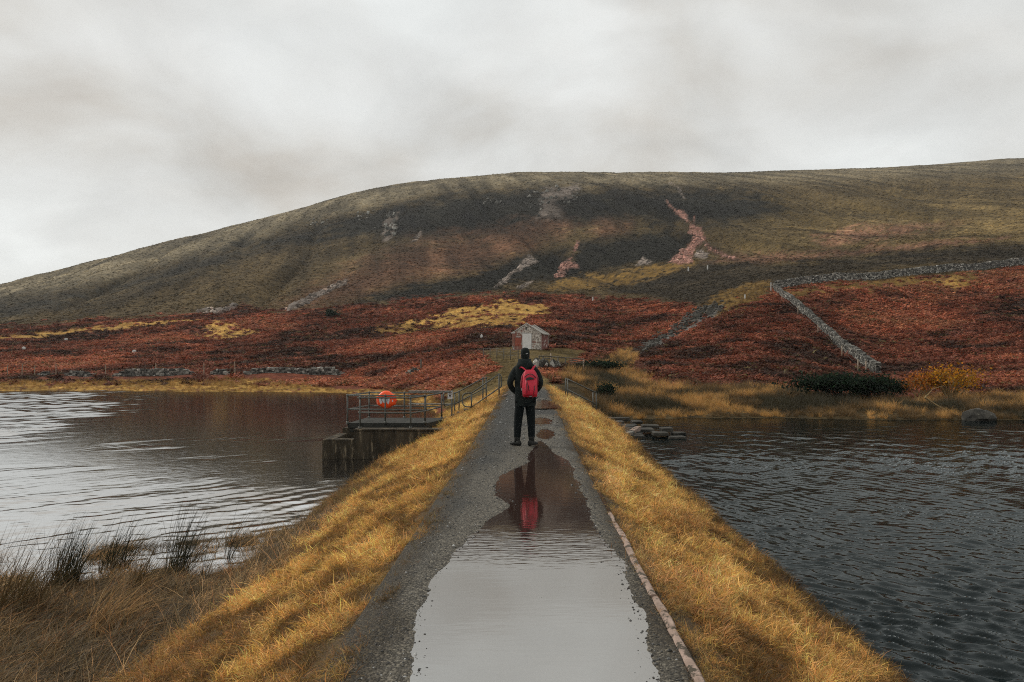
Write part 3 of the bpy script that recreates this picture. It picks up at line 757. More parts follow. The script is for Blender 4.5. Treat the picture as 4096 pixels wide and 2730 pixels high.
def rip_pud(x, y):
    v = HZ + F * CZ / np.maximum(y, 1.0)
    return 0.30 + 1.6 * np.exp(-((v - 550) / 14.0) ** 2)
yq = np.linspace(0.8, 15.0, 200); xq = np.linspace(-0.72, 0.88, 40)
pud = sheet('puddle', xq, yq, 0.0, M_PUD, rip_pud, 'long shallow puddle filling the middle of the path')
for v_ in pud.data.vertices: v_.co.x += 0.0225 * v_.co.y
for (poly, zl) in SMALLW:
    P = np.array(poly)
    sheet('puddle', np.linspace(P[:, 0].min() - 0.12, P[:, 0].max() + 0.12, 8), np.linspace(P[:, 1].min() - 0.5, P[:, 1].max() + 0.5, 8), zl - 0.014, M_PUD, None, 'small muddy puddle in the path beyond the walker')

# ------------------------------------------------------------------ plants: blade meshes and scattering
def mesh_shaded(name, V, Fc, S, mat):
    me = bpy.data.meshes.new(name)
    V = np.asarray(V, np.float32)
    me.from_pydata(V.tolist(), [], Fc)
    a = me.color_attributes.new('shade', 'FLOAT_COLOR', 'POINT')
    S = np.asarray(S, np.float32)
    a.data.foreach_set('color', np.concatenate([S, np.ones((len(S), 1), np.float32)], 1).ravel())
    me.materials.append(mat)
    me.update()
    return me
def blades(rs, n, lmin, lmax, w, spread, lean, droop, segs=3, leandir=None, var=0.35, hue=0.12, tipw=0.15, ls=0.7):
    V, Fc, S = [], [], []
    for k in range(n):
        az = rs.uniform(0, 2 * math.pi)
        if leandir is not None:
            az = leandir + rs.normal(0, ls)
        ln = rs.uniform(lmin, lmax)
        a = rs.uniform(0, 2 * math.pi); rr = spread * math.sqrt(rs.uniform())
        p = np.array((rr * math.cos(a), rr * math.sin(a), -0.02 * ln))
        tilt = abs(rs.normal(lean, 0.35))
        d = np.array((math.sin(az), -math.cos(az), 0)) 
        side0 = rs.uniform(0, math.pi)
        side = np.array((math.cos(side0), math.sin(side0), 0))
        sh = (1 + var * rs.uniform(-1, 1)) * np.array((1 + hue * rs.uniform(-1, 1), 1.0, 1 + hue * rs.uniform(-1.2, 1)))
        b0 = len(V)
        for s in range(segs + 1):
            f = s / segs
            ww = w * (1 - f * (1 - tipw)) * 0.5
            if s == segs:
                V.append(p.copy()); S.append(sh)
            else:
                V.append(p - side * ww); V.append(p + side * ww); S.append(sh); S.append(sh)
            ang = tilt + droop * (f + 0.5 / segs)
            step = ln / segs
            hd = np.array((math.cos(az), math.sin(az), 0))
            p = p + step * (hd * math.sin(ang) + np.array((0, 0, math.cos(ang))))
        for s in range(segs - 1):
            i = b0 + 2 * s
            Fc.append((i, i + 1, i + 3, i + 2))
        i = b0 + 2 * (segs - 1)
        Fc.append((i, i + 1, i + 2))
    return V, Fc, S
def fern(rs, nf, ln, var=0.4):
    """a dead bracken clump: arching fronds with drooping pinnae"""
    V, Fc, S = [], [], []
    for k in range(nf):
        az = 2 * math.pi * (k + rs.uniform(-.3, .3)) / nf
        L_ = ln * rs.uniform(0.7, 1.15)
        hd = np.array((math.cos(az), math.sin(az), 0)); sd = np.array((-math.sin(az), math.cos(az), 0))
        p = hd * 0.05 * rs.uniform(); ang = rs.uniform(0.15, 0.5)
        npn = 7
        sh0 = 1 + var * rs.uniform(-1, 1)
        for s in range(npn):
            f = s / (npn - 1)
            ang += rs.uniform(0.14, 0.34)
            q = p + (L_ / npn) * (hd * math.sin(ang) + np.array((0, 0, math.cos(ang))))
            wl = L_ * 0.42 * (1 - f * 0.85) * (0.35 if s == 0 else 1)
            sh = sh0 * (1 + 0.25 * rs.uniform(-1, 1)) * np.array((1, 1 + 0.2 * rs.uniform(-1, 1), 1 + 0.2 * rs.uniform(-1, 1)))
            for sg in (-1, 1):
                i = len(V)
                tip = (p + q) / 2 + sg * sd * wl * rs.uniform(0.7, 1.1) + hd * wl * 0.25 - np.array((0, 0, wl * rs.uniform(0.15, 0.7)))
                V += [p, q + (q - p) * 0.25, tip]; S += [sh] * 3
                Fc.append((i, i + 1, i + 2))
            i = len(V)
            V += [p - sd * 0.012, p + sd * 0.012, q]; S += [sh * 0.8] * 3
            Fc.append((i, i + 1, i + 2))
            p = q
    return V, Fc, S
def sprig_dome(rs, n, r, h, size, var=0.5):
    V, Fc, S = [], [], []
    for k in range(n):
        a = rs.uniform(0, 2 * math.pi); e = math.asin(rs.uniform(0.0, 1.0)); q = rs.uniform(0.55, 1.0)
        c = np.array((r * q * math.cos(e) * math.cos(a), r * q * math.cos(e) * math.sin(a), h * q * math.sin(e)))
        d1_ = rs.normal(size=3); d1_[2] = abs(d1_[2]) + 0.4; d1_ /= np.linalg.norm(d1_)
        d2_ = np.cross(d1_, rs.normal(size=3)); d2_ /= np.linalg.norm(d2_) + 1e-9
        s = size * rs.uniform(0.6, 1.3)
        sh = (1 + var * rs.uniform(-1, 1)) * np.ones(3)
        i = len(V)
        V += [c - d2_ * s * 0.4, c + d2_ * s * 0.4, c + d1_ * s]; S += [sh] * 3
        Fc.append((i, i + 1, i + 2))
    return V, Fc, S
def collect(name, meshes):
    c = bpy.data.collections.new(name)
    for k, me in enumerate(meshes):
        o = bpy.data.objects.new(me.name, me)
        c.objects.link(o)
    return c
def scatter(name, P, rot, scl, tint, coll, label, cat):
    n = len(P)
    me = bpy.data.meshes.new(name)
    me.vertices.add(n); me.vertices.foreach_set('co', np.asarray(P, np.float32).ravel())
    a = me.attributes.new('rot', 'FLOAT_VECTOR', 'POINT'); a.data.foreach_set('vector', np.asarray(rot, np.float32).ravel())
    a = me.attributes.new('scl', 'FLOAT_VECTOR', 'POINT'); a.data.foreach_set('vector', np.asarray(scl, np.float32).ravel())
    a = me.attributes.new('idx', 'INT', 'POINT'); a.data.foreach_set('value', rng.integers(0, len(coll.objects), n).astype(np.int32))
    a = me.attributes.new('tint', 'FLOAT_COLOR', 'POINT'); a.data.foreach_set('color', np.concatenate([tint, np.ones((n, 1))], 1).astype(np.float32).ravel())
    o = bpy.data.objects.new(name, me); COL.objects.link(o)
    g = bpy.data.node_groups.new(name + '_nodes', 'GeometryNodeTree')
    g.interface.new_socket('Geometry', in_out='INPUT', socket_type='NodeSocketGeometry')
    g.interface.new_socket('Geometry', in_out='OUTPUT', socket_type='NodeSocketGeometry')
    N = g.nodes.new; L = g.links.new
    gi = N('NodeGroupInput'); go = N('NodeGroupOutput')
    ci = N('GeometryNodeCollectionInfo'); ci.inputs['Collection'].default_value = coll
    ci.inputs['Separate Children'].default_value = True; ci.inputs['Reset Children'].default_value = True
    ip = N('GeometryNodeInstanceOnPoints'); ip.inputs['Pick Instance'].default_value = True
    def na(nm, ty):
        q = N('GeometryNodeInputNamedAttribute'); q.data_type = ty; q.inputs['Name'].default_value = nm
        return q.outputs['Attribute']
    L(gi.outputs[0], ip.inputs['Points']); L(ci.outputs[0], ip.inputs['Instance'])
    L(na('idx', 'INT'), ip.inputs['Instance Index'])
    e2r = N('FunctionNodeEulerToRotation'); L(na('rot', 'FLOAT_VECTOR'), e2r.inputs[0]); L(e2r.outputs[0], ip.inputs['Rotation'])
    L(na('scl', 'FLOAT_VECTOR'), ip.inputs['Scale'])
    L(ip.outputs[0], go.inputs[0])
    md = o.modifiers.new('scatter', 'NODES'); md.node_group = g
    return tag(o, label, cat, kind='stuff')
def rots(n, tilt=0.12):
    return np.stack([rng.normal(0, tilt, n), rng.normal(0, tilt, n), rng.uniform(0, 2 * math.pi, n)], 1)

# --- short golden grass on both slopes of the embankment
M_LAWN = leafmat('straw_grass', (1, 1, 1), trans=0.4)
rs = np.random.default_rng(11)
lawn = collect('lawn_tufts', [mesh_shaded('tuft', *blades(rs, 24, 0.04, 0.155, 0.0062, 0.09, 0.95, 0.85, 3, leandir=0.0, var=0.6, hue=0.2, ls=1.25), M_LAWN) for _ in range(7)])
def lawn_points(side, n):
    y = np.exp(rng.uniform(math.log(2.6), math.log(40), n)) if side < 0 else np.exp(rng.uniform(math.log(2.6), math.log(40), n))
    q = rng.uniform(-0.10, 3.9, n)
    d = side * (HW + q)
    x = cx(y) + d
    return x, y, q
xs_, ys_, qs_, sd2 = [], [], [], []
for side, n in ((-1, 46000), (1, 40000)):
    x, y, q = lawn_points(side, n)
    xs_.append(x); ys_.append(y); qs_.append(q); sd2.append(np.full(n, side))
x = np.concatenate(xs_); y = np.concatenate(ys_); q = np.concatenate(qs_); s = np.concatenate(sd2)
z = dam_z(x, y)
zw = np.where(s > 0, ZR, ZL)
n1_ = fbm(x / 0.22, y / 0.34, 3); n2_ = fbm(x / 1.0 + 3, y / 1.5, 3)
keep = (z > zw + 0.02) & ~((s < 0) & (z + 0.10 * n1_ < -1.02) & (y < 14.5)) & ((q > 0.0) | (rng.random(len(x)) < 0.35)) & (rng.random(len(x)) < np.where(q < 0.3, 0.35 + 0.65 * sstep(-0.5, 0.5, n1_ * 2 + q), 1))
x, y, z, q, s, n1_, n2_, zw = [a[keep] for a in (x, y, z, q, s, n1_, n2_, zw)]
base = np.tile(np.array((0.74, 0.43, 0.135)), (len(x), 1))
dark = sstep(-0.02, 0.55, -n1_ * 1.1 - n2_ * 0.55 + 0.14)
base = base * (1 - 0.74 * dark[:, None] * np.array((1, 1.04, 1.1)))
pale = sstep(0.2, 0.7, n2_ + 0.5 * n1_)
base = base * (1 + pale[:, None] * np.array((0.28, 0.30, 0.5)))
edge = (1 - sstep(0.05, 0.5, q + 0.25 * n1_)) * np.where(s < 0, 1.0, 0.7)
base = base * (1 - edge[:, None]) + np.array((0.17, 0.105, 0.042)) * edge[:, None]
wet = 1 - sstep(0.05, 0.45, z - zw + 0.2 * n1_)
base = base * (1 - wet[:, None]) + np.array((0.11, 0.062, 0.022)) * wet[:, None]
brn = sstep(0.15, 0.75, fbm(x / 0.7 + 21, y / 1.3, 3) + 0.35 * n1_)
base = base * (1 - 0.48 * brn[:, None] * np.array((0.92, 1.0, 0.95)))
foot = (s < 0) * (y < 17) * sstep(-0.80, -1.12, z + 0.20 * n2_ + 0.12 * n1_)
base = base * (1 - foot[:, None]) + np.array((0.22, 0.135, 0.055)) * foot[:, None]
base = base * np.exp(rng.normal(0, 0.34, (len(x), 1))) * (1 + 0.12 * rng.uniform(-1, 1, (len(x), 3)))
rot = rots(len(x), 0.38)
rot[:, 2] = np.where(s > 0, -0.9, -2.6) + rng.normal(0, 1.1, len(x)) + 1.6 * n2_   # combed by the wind down the slopes
sc = (0.6 + 0.75 * rng.random(len(x))) * (1 + 0.5 * n1_ + 0.3 * n2_) * np.clip(0.72 + y / 34, 0.8, 1.6)
sc *= np.where(q < 0.25, 0.65, 0.92)
scatter('embankment_grass', np.stack([x, y, z], 1), rot, np.stack([sc] * 3, 1), np.clip(base, 0.01, 0.9), lawn,
        'short golden dead grass matted over both slopes of the embankment', 'grass')

# --- long flattened sedge on the marsh at the lower left
M_SEDGE = leafmat('sedge', (1, 1, 1), trans=0.3)
rs = np.random.default_rng(12)
sedge = collect('sedge_tufts', [mesh_shaded('sedge', *blades(rs, 24, 0.18, 0.58, 0.0075, 0.13, 1.0, 0.75, 4, leandir=0.0, var=0.7, ls=1.1), M_SEDGE) for _ in range(5)])
n = 15000
y = np.exp(rng.uniform(math.log(4.0), math.log(20), n)); x = -rng.uniform(2.2, 13, n)
z = dam_z(x, y)
n1_ = fbm(x / 0.8, y / 0.8, 3); n2_ = fbm(x / 2.2, y / 1.6 + 4, 3)
keep = (z < -0.97 + 0.18 * n1_ + 0.10 * n2_) & (z > ZL - 0.03) & (x < cx(y) - HW - 1.5) & ((y < 15) | (z < -1.2))
x, y, z, n1_, n2_ = [a[keep] for a in (x, y, z, n1_, n2_)]
base = np.tile(np.array((0.135, 0.088, 0.040)), (len(x), 1)) * (1 + 0.45 * n2_[:, None]) * (1 + 0.35 * rng.uniform(-1, 1, (len(x), 1)))
straw = (rng.random(len(x)) < 0.22 + 0.5 * sstep(0.1, 0.6, n1_))
base[straw] *= np.array((3.2, 2.9, 2.6))
orange = (rng.random(len(x)) < 0.04)
base[orange] = np.array((0.36, 0.15, 0.045))
rot = np.stack([rng.normal(0, 0.12, len(x)), rng.normal(0, 0.12, len(x)), rng.normal(0.45, 0.55, len(x)) + 0.7 * n2_], 1)
sc = (0.6 + 0.6 * rng.random(len(x))) * np.where(y > 13, 0.6, 1)
scatter('marsh_sedge', np.stack([x, y, z], 1), rot, np.stack([sc, sc, sc * 0.75], 1), np.clip(base, 0.008, 0.8), sedge,
        'long brown sedge flattened by the wind on the marshy shore', 'sedge')

# --- bracken over the lower slopes
M_BR = leafmat('dead_bracken', (1, 1, 1), trans=0.25)
rs = np.random.default_rng(13)
brack = collect('bracken_clumps', [mesh_shaded('bracken', *fern(rs, 7, 0.62), M_BR) for _ in range(6)])
def land_points(n, ya, yb, ua=-60, ub=1090, power=1.0):
    y = np.exp(rng.uniform(math.log(ya), math.log(yb), n))
    u = rng.uniform(ua, ub, n)
    x = (u - 512) / F * y
    z = land_z(x, y)
    u, v = screen(x, y, z)
    c, k = zone_weights(x, y, u, v)
    return x, y, z, u, v, c, k
x, y, z, u, v, c, k = land_points(260000, 36, 270)
wl = np.where(x < cx(y), ZL, ZR)
n1_ = fbm(x / 5.5, y / 7, 4); n2_ = fbm(x / 22 + 8, y / 26, 3)
infront = np.zeros(len(x), bool)
for a_, b_ in ((270, 358), (450, 680), (812, 1410), (1500, 1655), (1765, 2485)):
    infront |= (u > a_ / 7.24 - 1) & (u < b_ / 7.24 + 1) & (y > 82.5) & (y < 90)
keep = (k == 'bracken') & ~infront & (z > wl + 0.35) & (np.abs(x - cx(y)) > np.where(y < 44, 4.2, 0.0)) & (rng.random(len(x)) < 0.50 + 0.5 * sstep(-0.4, 0.2, n1_))
x, y, z, u, v, n1_, n2_ = [a[keep] for a in (x, y, z, u, v, n1_, n2_)]
n3_ = fbm(x / 2.2, y / 4.5, 3)
base = np.tile(np.array((0.222, 0.066, 0.037)), (len(x), 1))
dk = sstep(-0.15, 0.6, -n1_ - 0.8 * n2_ - 0.3 * n3_)
base = base * (1 - 0.80 * dk[:, None] * np.array((1, 0.92, 0.9)))
br = sstep(0.0, 0.6, n1_ * 0.7 + n2_ * 1.2 + 0.3 * n3_)
base = base * (1 + br[:, None] * np.array((1.0, 1.2, 1.1)))
stw = 0.72 * sstep(0.25, 0.75, n2_ + 0.45 * n3_ + np.where(u > 770, 0.12, 0))
base = base * (1 - stw[:, None]) + np.array((0.29, 0.13, 0.065)) * stw[:, None]
base = base * np.exp(rng.normal(0, 0.25, (len(x), 1)))
g = rng.random(len(x)) < 0.05
base[g] = np.array((0.12, 0.085, 0.03)) * (0.6 + 0.8 * rng.random((g.sum(), 1)))
sc = (0.7 + 0.6 * rng.random(len(x))) * np.clip(0.66 + y / 230, 0.75, 1.5)
scatter('bracken_cover', np.stack([x, y, z - 0.1], 1), rots(len(x), 0.2), np.stack([sc, sc, sc * 0.85], 1), np.clip(base, 0.01, 0.8), brack,
        'rust red dead bracken covering the lower slopes around the water', 'bracken')

# --- tall grass and rushes along the far shores and gold patches
M_RU = leafmat('tussock_grass', (1, 1, 1), trans=0.35)
rs = np.random.default_rng(14)
tus = collect('tussocks', [mesh_shaded('tussock', *blades(rs, 46, 0.35, 0.85, 0.016, 0.18, 0.30, 0.75, 3, var=0.4), M_RU) for _ in range(5)])
x, y, z, u, v, c, k = land_points(70000, 29, 260)
wl = np.where(x < cx(y), ZL, ZR)
n1_ = fbm(x / 1.6, y / 2.0, 3); n2_ = fbm(x / 3.6 + 2, y / 3.2, 3)
isr = (k == 'rush'); iso = (k == 'olive'); isg = (k == 'gold')
keep = (isr | iso | isg) & (z > wl + 0.02) & (np.abs(x - cx(y)) > np.where(y < 46, 3.2, 1.2)) & (rng.random(len(x)) < np.where(y < 60, 0.9, 0.75))
x, y, z, k, n1_, n2_, isr, iso, isg, wl = [a[keep] for a in (x, y, z, k, n1_, n2_, isr, iso, isg, wl)]
gl_ = np.clip(c[keep].sum(1, keepdims=True) / C_GOLD.sum(), 0.35, 1.0)
base = np.where(isr[:, None], np.array((0.15, 0.092, 0.037)), np.where(iso[:, None], np.array((0.13, 0.093, 0.036)), np.array((0.42, 0.25, 0.085)) * gl_))
tan = isr & (n2_ + 0.4 * n1_ > 0.17)
base[tan] = np.array((0.47, 0.27, 0.09))
dk = isr & (n2_ < -0.18)
base[dk] = np.array((0.045, 0.037, 0.018))
base = base * (1 + 0.35 * rng.uniform(-1, 1, (len(x), 1))) * (1 + 0.35 * n1_[:, None])
low = (z - wl < 0.25)
sc = (0.65 + 0.6 * rng.random(len(x))) * np.where(iso, 0.35, np.where(isg, np.clip(0.45 + y / 220, 0.5, 1.1), np.clip(0.55 + y / 120, 0.6, 1.1)))
sc = np.where(low, sc * 0.7, sc)
rot = rots(len(x), 0.2)
rot[:, 0] += 0.0; rot[:, 1] += np.where(isr, -0.28, -0.1)
rot[:, 2] = rng.normal(0, 0.5, len(x))
scatter('shore_tussocks', np.stack([x, y, z - 0.03], 1), rot, np.stack([sc, sc, sc], 1), np.clip(base, 0.01, 0.85), tus,
        'tan and brown tussock grass fringing the far shores and clearings', 'grass')

# --- heather and hill grass higher up
M_HE = leafmat('heather', (1, 1, 1), trans=0.1)
rs = np.random.default_rng(15)
hea = collect('heather_clumps', [mesh_shaded('heather', *sprig_dome(rs, 42, 0.6, 0.42, 0.34), M_HE) for _ in range(4)])
x, y, z, u, v, c, k = land_points(130000, 110, 860)
keep = ~np.isin(k, ['bracken', 'gold', 'rush', 'olive', 'scree', 'stream']) & (rng.random(len(x)) < np.where(y > 330, 0.62, 0.9))
x, y, z, c = [a[keep] for a in (x, y, z, c)]
n1_ = fbm(x / 14, y / 22, 3)
base = c * np.exp(rng.normal(0, 0.30, (len(x), 1))) * (1 + 0.7 * np.clip(n1_, -1, 1)[:, None]) * hill_tone(x, y, z)[:, None] * 1.35  # clumps take the zone colour, with its painted cloud shadow and crest haze
sc = (0.5 + 0.7 * rng.random(len(x))) * np.clip(0.5 + y / 620, 0.55, 1.4)
scatter('heather_cover', np.stack([x, y, z - 0.12], 1), rots(len(x), 0.15), np.stack([sc, sc, sc * 0.5], 1), np.clip(base, 0.003, 0.8), hea,
        'low brown heather and hill grass covering the upper hillside', 'heather')

# --- stones of the scree runs
def rock_mesh(rs, name, mat, sub=1, squash=0.6, rough=0.25):
    bm = bmesh.new(); bmesh.ops.create_icosphere(bm, subdivisions=sub, radius=1.0)
    for v_ in bm.verts:
        v_.co *= 1 + rs.uniform(-rough, rough); v_.co.z *= squash
    me = bpy.data.meshes.new(name); bm.to_mesh(me); bm.free(); me.materials.append(mat)
    return me
m, t, b = nodes_of('scree_stone')
aa = t.nodes.new('ShaderNodeAttribute'); aa.attribute_type = 'INSTANCER'; aa.attribute_name = 'tint'
t.links.new(aa.outputs['Color'], b.inputs['Base Color']); b.inputs['Roughness'].default_value = 0.9
rs = np.random.default_rng(18)
scr = collect('scree_stones', [rock_mesh(rs, 'scree_stone', m, 1, 0.7, 0.35) for _ in range(4)])
x, y, z, u, v, c, k = land_points(160000, 180, 760, 180, 800)
keep = (k == 'scree') & (rng.random(len(x)) < 0.6)
x, y, z, c = [a[keep] for a in (x, y, z, c)]
sz = np.exp(rng.normal(math.log(0.45), 0.45, len(x)))
scatter('scree', np.stack([x, y, z], 1), rots(len(x), 0.5), np.stack([sz, sz, sz], 1), np.clip(c * np.exp(rng.normal(0.1, 0.4, (len(x), 1))), 0.02, 0.8), scr,
        'pink and grey loose stones of the scree runs on the hill', 'scree')

# --- loose stones on the path
def rock_mesh(rs, name, mat, sub=1, squash=0.6, rough=0.25):
    bm = bmesh.new(); bmesh.ops.create_icosphere(bm, subdivisions=sub, radius=1.0)
    for v_ in bm.verts:
        v_.co *= 1 + rs.uniform(-rough, rough); v_.co.z *= squash
    me = bpy.data.meshes.new(name); bm.to_mesh(me); bm.free(); me.materials.append(mat)
    return me
m, t, b = nodes_of('path_stone')
aa = t.nodes.new('ShaderNodeAttribute'); aa.attribute_type = 'INSTANCER'; aa.attribute_name = 'tint'
t.links.new(aa.outputs['Color'], b.inputs['Base Color']); b.inputs['Roughness'].default_value = 0.55
M_PST = m
rs = np.random.default_rng(16)
stn = collect('path_stones', [rock_mesh(rs, 'pebble', M_PST) for _ in range(4)])
n = 17000
y = np.exp(rng.uniform(math.log(3.0), math.log(34), n)); d = rng.uniform(-HW - 0.05, HW + 0.05, n); x = cx(y) + d
sdd = poly_sd(x, y, PUDW)
keep = (sdd < 0.02) | (rng.random(n) < np.where(sdd < 0.16, 0.10, 0.010))
keep &= rng.random(n) < np.where(sdd > -0.35, 0.55, 1)
x, y, d, sdd = [a[keep] for a in (x, y, d, sdd)]
z = path_z(x, y)
z = np.where((sdd > 0.02) & (y < 11), np.maximum(z, -0.003), z)
ne = 9000
ye = np.exp(rng.uniform(math.log(3.2), math.log(13), ne)); xe = cx(ye) + rng.uniform(-HW, HW, ne)
se = poly_sd(xe, ye, PUDW)
ke = (np.abs(se + 0.02) < 0.09 * rng.random(ne) + 0.01)
xe, ye = xe[ke], ye[ke]
x = np.concatenate([x, xe]); y = np.concatenate([y, ye]); z = np.concatenate([z, np.maximum(path_z(xe, ye), -0.001)])
r_ = np.exp(rng.normal(math.log(0.0045), 0.45, len(x))) * np.clip(0.7 + y / 14, 0.8, 2.4)
tint = np.tile(np.array((0.036, 0.035, 0.032)), (len(x), 1)) * np.exp(rng.normal(0, 0.45, (len(x), 1)))
lt = rng.random(len(x)) < 0.05; tint[lt] = np.array((0.36, 0.36, 0.35))
scatter('path_pebbles', np.stack([x, y, z], 1), rots(len(x), 0.4), np.stack([r_, r_ * rng.uniform(0.6, 1, len(x)), r_], 1), np.clip(tint, 0.01, 0.7), stn,
        'small grey pebbles strewn over the gravel path', 'gravel')

# ------------------------------------------------------------------ concrete intake, deck, railings
def P4(x, y, Y): return at((1270 + x / 4.057) / 4, (1500 + y / 4.057) / 4, Y)       # traced on enlargements
def P7(x, y, Y): return at((1750 + x / 6.03) / 4, (1440 + y / 6.03) / 4, Y)
def PR(x, y, Y): return at((2200 + x / 3.647) / 4, (1350 + y / 3.647) / 4, Y)

YW = 23.0
intake = empty('concrete_intake', (-4.0, YW, ZL), 'stained concrete intake walls standing in the reservoir below the railed deck', 'concrete wall')
x0 = (322 - 512) / F * YW; x1 = (354 - 512) / F * YW
ztl, zth = -0.90, -0.63
box_obj('wall', ((x1 - 0.002 - 1.0) / 2 - 0.35 + 0.0, YW + 0.25, (zth - 3.0) / 2), (0, 0, 0), M_CONC) if False else None
def wallbox(name, xa, xb, ya, yb, za, zb, mat=M_CONC, parent=intake, bev=0.02):
    return box_obj(name, ((xa + xb) / 2, (ya + yb) / 2, (za + zb) / 2), (xb - xa, yb - ya, zb - za), mat, parent, bev, seg=2)
wallbox('high_wall', x1, -0.9, YW, YW + 0.5, -3.0, zth)
wallbox('wall_coping', x1 - 0.03, -0.9, YW - 0.03, YW + 0.55, zth + 0.002, zth + 0.05)
wallbox('low_wall', x0, x1 - 0.003, YW + 0.02, YW + 0.42, -3.0, ztl)
wallbox('low_side_wall', x0 + 0.01, x0 + 0.36, YW + 0.423, 25.05, -3.0, ztl - 0.004)
wallbox('deck_support', -5.75, -5.05, 25.1, 27.0, -3.0, -0.745)
wallbox('cross_wall', -5.04, -0.9, 25.7, 26.2, -3.0, -0.75)
wallbox('side_wall', -3.75, -3.35, YW + 0.503, 25.0, -3.0, -0.76)
DZ = -0.56
deck = empty('deck', (-4.0, 26, DZ), 'flat grey concrete deck carried above the intake walls', 'deck')
bm = bmesh.new()
dk = [P4(490, 775, 25.0), P4(1790, 800, 25.0), P4(2055, 735, 26.6), P4(1990, 705, 27.2), P4(790, 700, 27.2)]
dk = [Vector((p.x, p.y, DZ)) for p in dk]
lo = [bm.verts.new(p - Vector((0, 0, 0.17))) for p in dk]; hi = [bm.verts.new(p) for p in dk]
bm.faces.new(hi); bm.faces.new(lo[::-1])
for k in range(5):
    bm.faces.new((lo[k], lo[(k + 1) % 5], hi[(k + 1) % 5], hi[k]))
bmesh.ops.recalc_face_normals(bm, faces=bm.faces[:])
bmesh.ops.bevel(bm, geom=bm.edges[:], offset=0.015, segments=2, affect='EDGES')
bm_obj('slab', bm, M_DECK, deck)
wallbox('edge_beam', dk[0].x + 0.05, dk[1].x - 0.1, 25.06, 25.3, DZ - 0.30, DZ - 0.175, M_DECK, deck, 0.01)

PIPE = 0.028
def down(p, z): return Vector((p.x, p.y, z))
def bead(parent, p):
    bm = bmesh.new(); bmesh.ops.create_icosphere(bm, subdivisions=2, radius=PIPE * 1.75, matrix=Matrix.Translation(p))
    return bm_obj('joint_ball', bm, M_PIPE, parent, smooth=True)
def railing(name, label, posts, rails, base, group=None, balls=True):
    """posts: (top point, ground z); rails: lists of points"""
    e_ = empty(name, base, label, 'railing', group)
    for p, zb in posts:
        tube_obj('post', [down(p, zb - 0.05), p], PIPE, M_PIPE, e_)
        if balls: bead(e_, p)
        # collar at the foot
        tube_obj('base_collar', [down(p, zb - 0.04), down(p, zb + 0.06)], PIPE * 1.8, M_PIPE, e_)
    for r_ in rails:
        tube_obj('rail', r_, PIPE * 0.9, M_PIPE, e_)
    return e_
# deck railing (far and near long sides and the left end)
A, C_, E_ = P4(487, 330, 25.0), P4(1100, 335, 25.0), P4(1745, 338, 25.0)
Am, Cm, Em = P4(487, 555, 25.0), P4(1100, 563, 25.0), P4(1745, 570, 25.0)
Fp, G, H_ = P4(838, 285, 27.1), P4(1410, 288, 27.1), P4(2000, 290, 27.1)
Fm, Gm, Hm = P4(838, 495, 27.1), P4(1410, 505, 27.1), P4(2000, 518, 27.1)
railing('deck_railing', 'grey pipe railing around the deck carrying the orange lifebuoy case',
        [(A, DZ), (C_, DZ), (E_, DZ), (Fp, DZ), (G, DZ)],
        [[A, C_, E_], [Am, Cm, Em], [A, Fp], [Am, Fm], [Fp, G, H_], [Fm, Gm, Hm]], (A.x, A.y, DZ))
# railing on the front wall with the rounded gate hoops
B, D_ = P4(690, 368, 23.25), P4(1510, 372, 23.25)
Bm, Dm = P4(655, 607, 23.25), P4(1510, 620, 23.25)
I1, I1m = P4(1745, 340, 25.25), P4(1790, 578, 25.25)
I2, I2m = P4(2015, 290, 26.9), P4(1990, 520, 26.9)
def hoop(a, b, c, d, r=0.16, n=5):
    """pipe a-b, rounded over to c-d"""
    pts = [a]
    ab = (b - a).normalized(); bc = (c - b).normalized(); cd = (d - c).normalized()
    for k in range(n + 1):
        t = k / n
        p = b - ab * r * (1 - t) ** 2 + bc * r * t ** 2
        pts.append(p)
    for k in range(n + 1):
        t = k / n
        pts.append(c - bc * r * (1 - t) ** 2 + cd * r * t ** 2)
    pts.append(d)
    return pts
railing('wall_railing', 'grey pipe railing along the top of the front intake wall with hooped end', 
        [(B, zth + 0.05), (D_, zth + 0.05), (P4(2015, 292, 26.9), DZ)],
        [[P4(650, 368, 23.25), B, D_, I1], [Bm, Dm, I1m], hoop(I2, P4(1752, 340, 25.3), P4(1760, 582, 25.3), I2m)], (B.x, B.y, zth))
# stub with the second hoop and the notice
J = P4(2180, 268, 28.0); Jm = P4(2180, 472, 28.0)
railing('notice_railing', 'short hooped pipe railing carrying the small white notice', [(J, -0.80)],
        [hoop(J, P4(2040, 285, 27.2), P4(2055, 512, 27.2), Jm), [P4(1480, 262, 29.0), P4(2110, 264, 28.6), J], [P4(1480, 466, 29.0), P4(2110, 474, 28.6), Jm]], (J.x, J.y, -0.8))
sg = empty('notice', (J.x, J.y - 0.06, -0.1), 'small white notice fixed to the hooped railing post', 'sign')
n0, n1p = P4(2113, 266, 27.9), P4(2190, 388, 27.9)
box_obj('plate', ((n0.x + n1p.x) / 2, 27.9, (n0.z + n1p.z) / 2), (n1p.x - n0.x, 0.012, n0.z - n1p.z), M_WHITE, sg, 0.003)
for k, (w_, hgt) in enumerate(((0.75, 0.02), (0.6, 0.012), (0.7, 0.012), (0.45, 0.05), (0.7, 0.012), (0.55, 0.012))):
    zz = n0.z - (n0.z - n1p.z) * (0.14 + 0.145 * k)
    box_obj('print_line', ((n0.x + n1p.x) / 2, 27.892, zz), ((n1p.x - n0.x) * w_, 0.003, hgt), M_ROCK, sg)
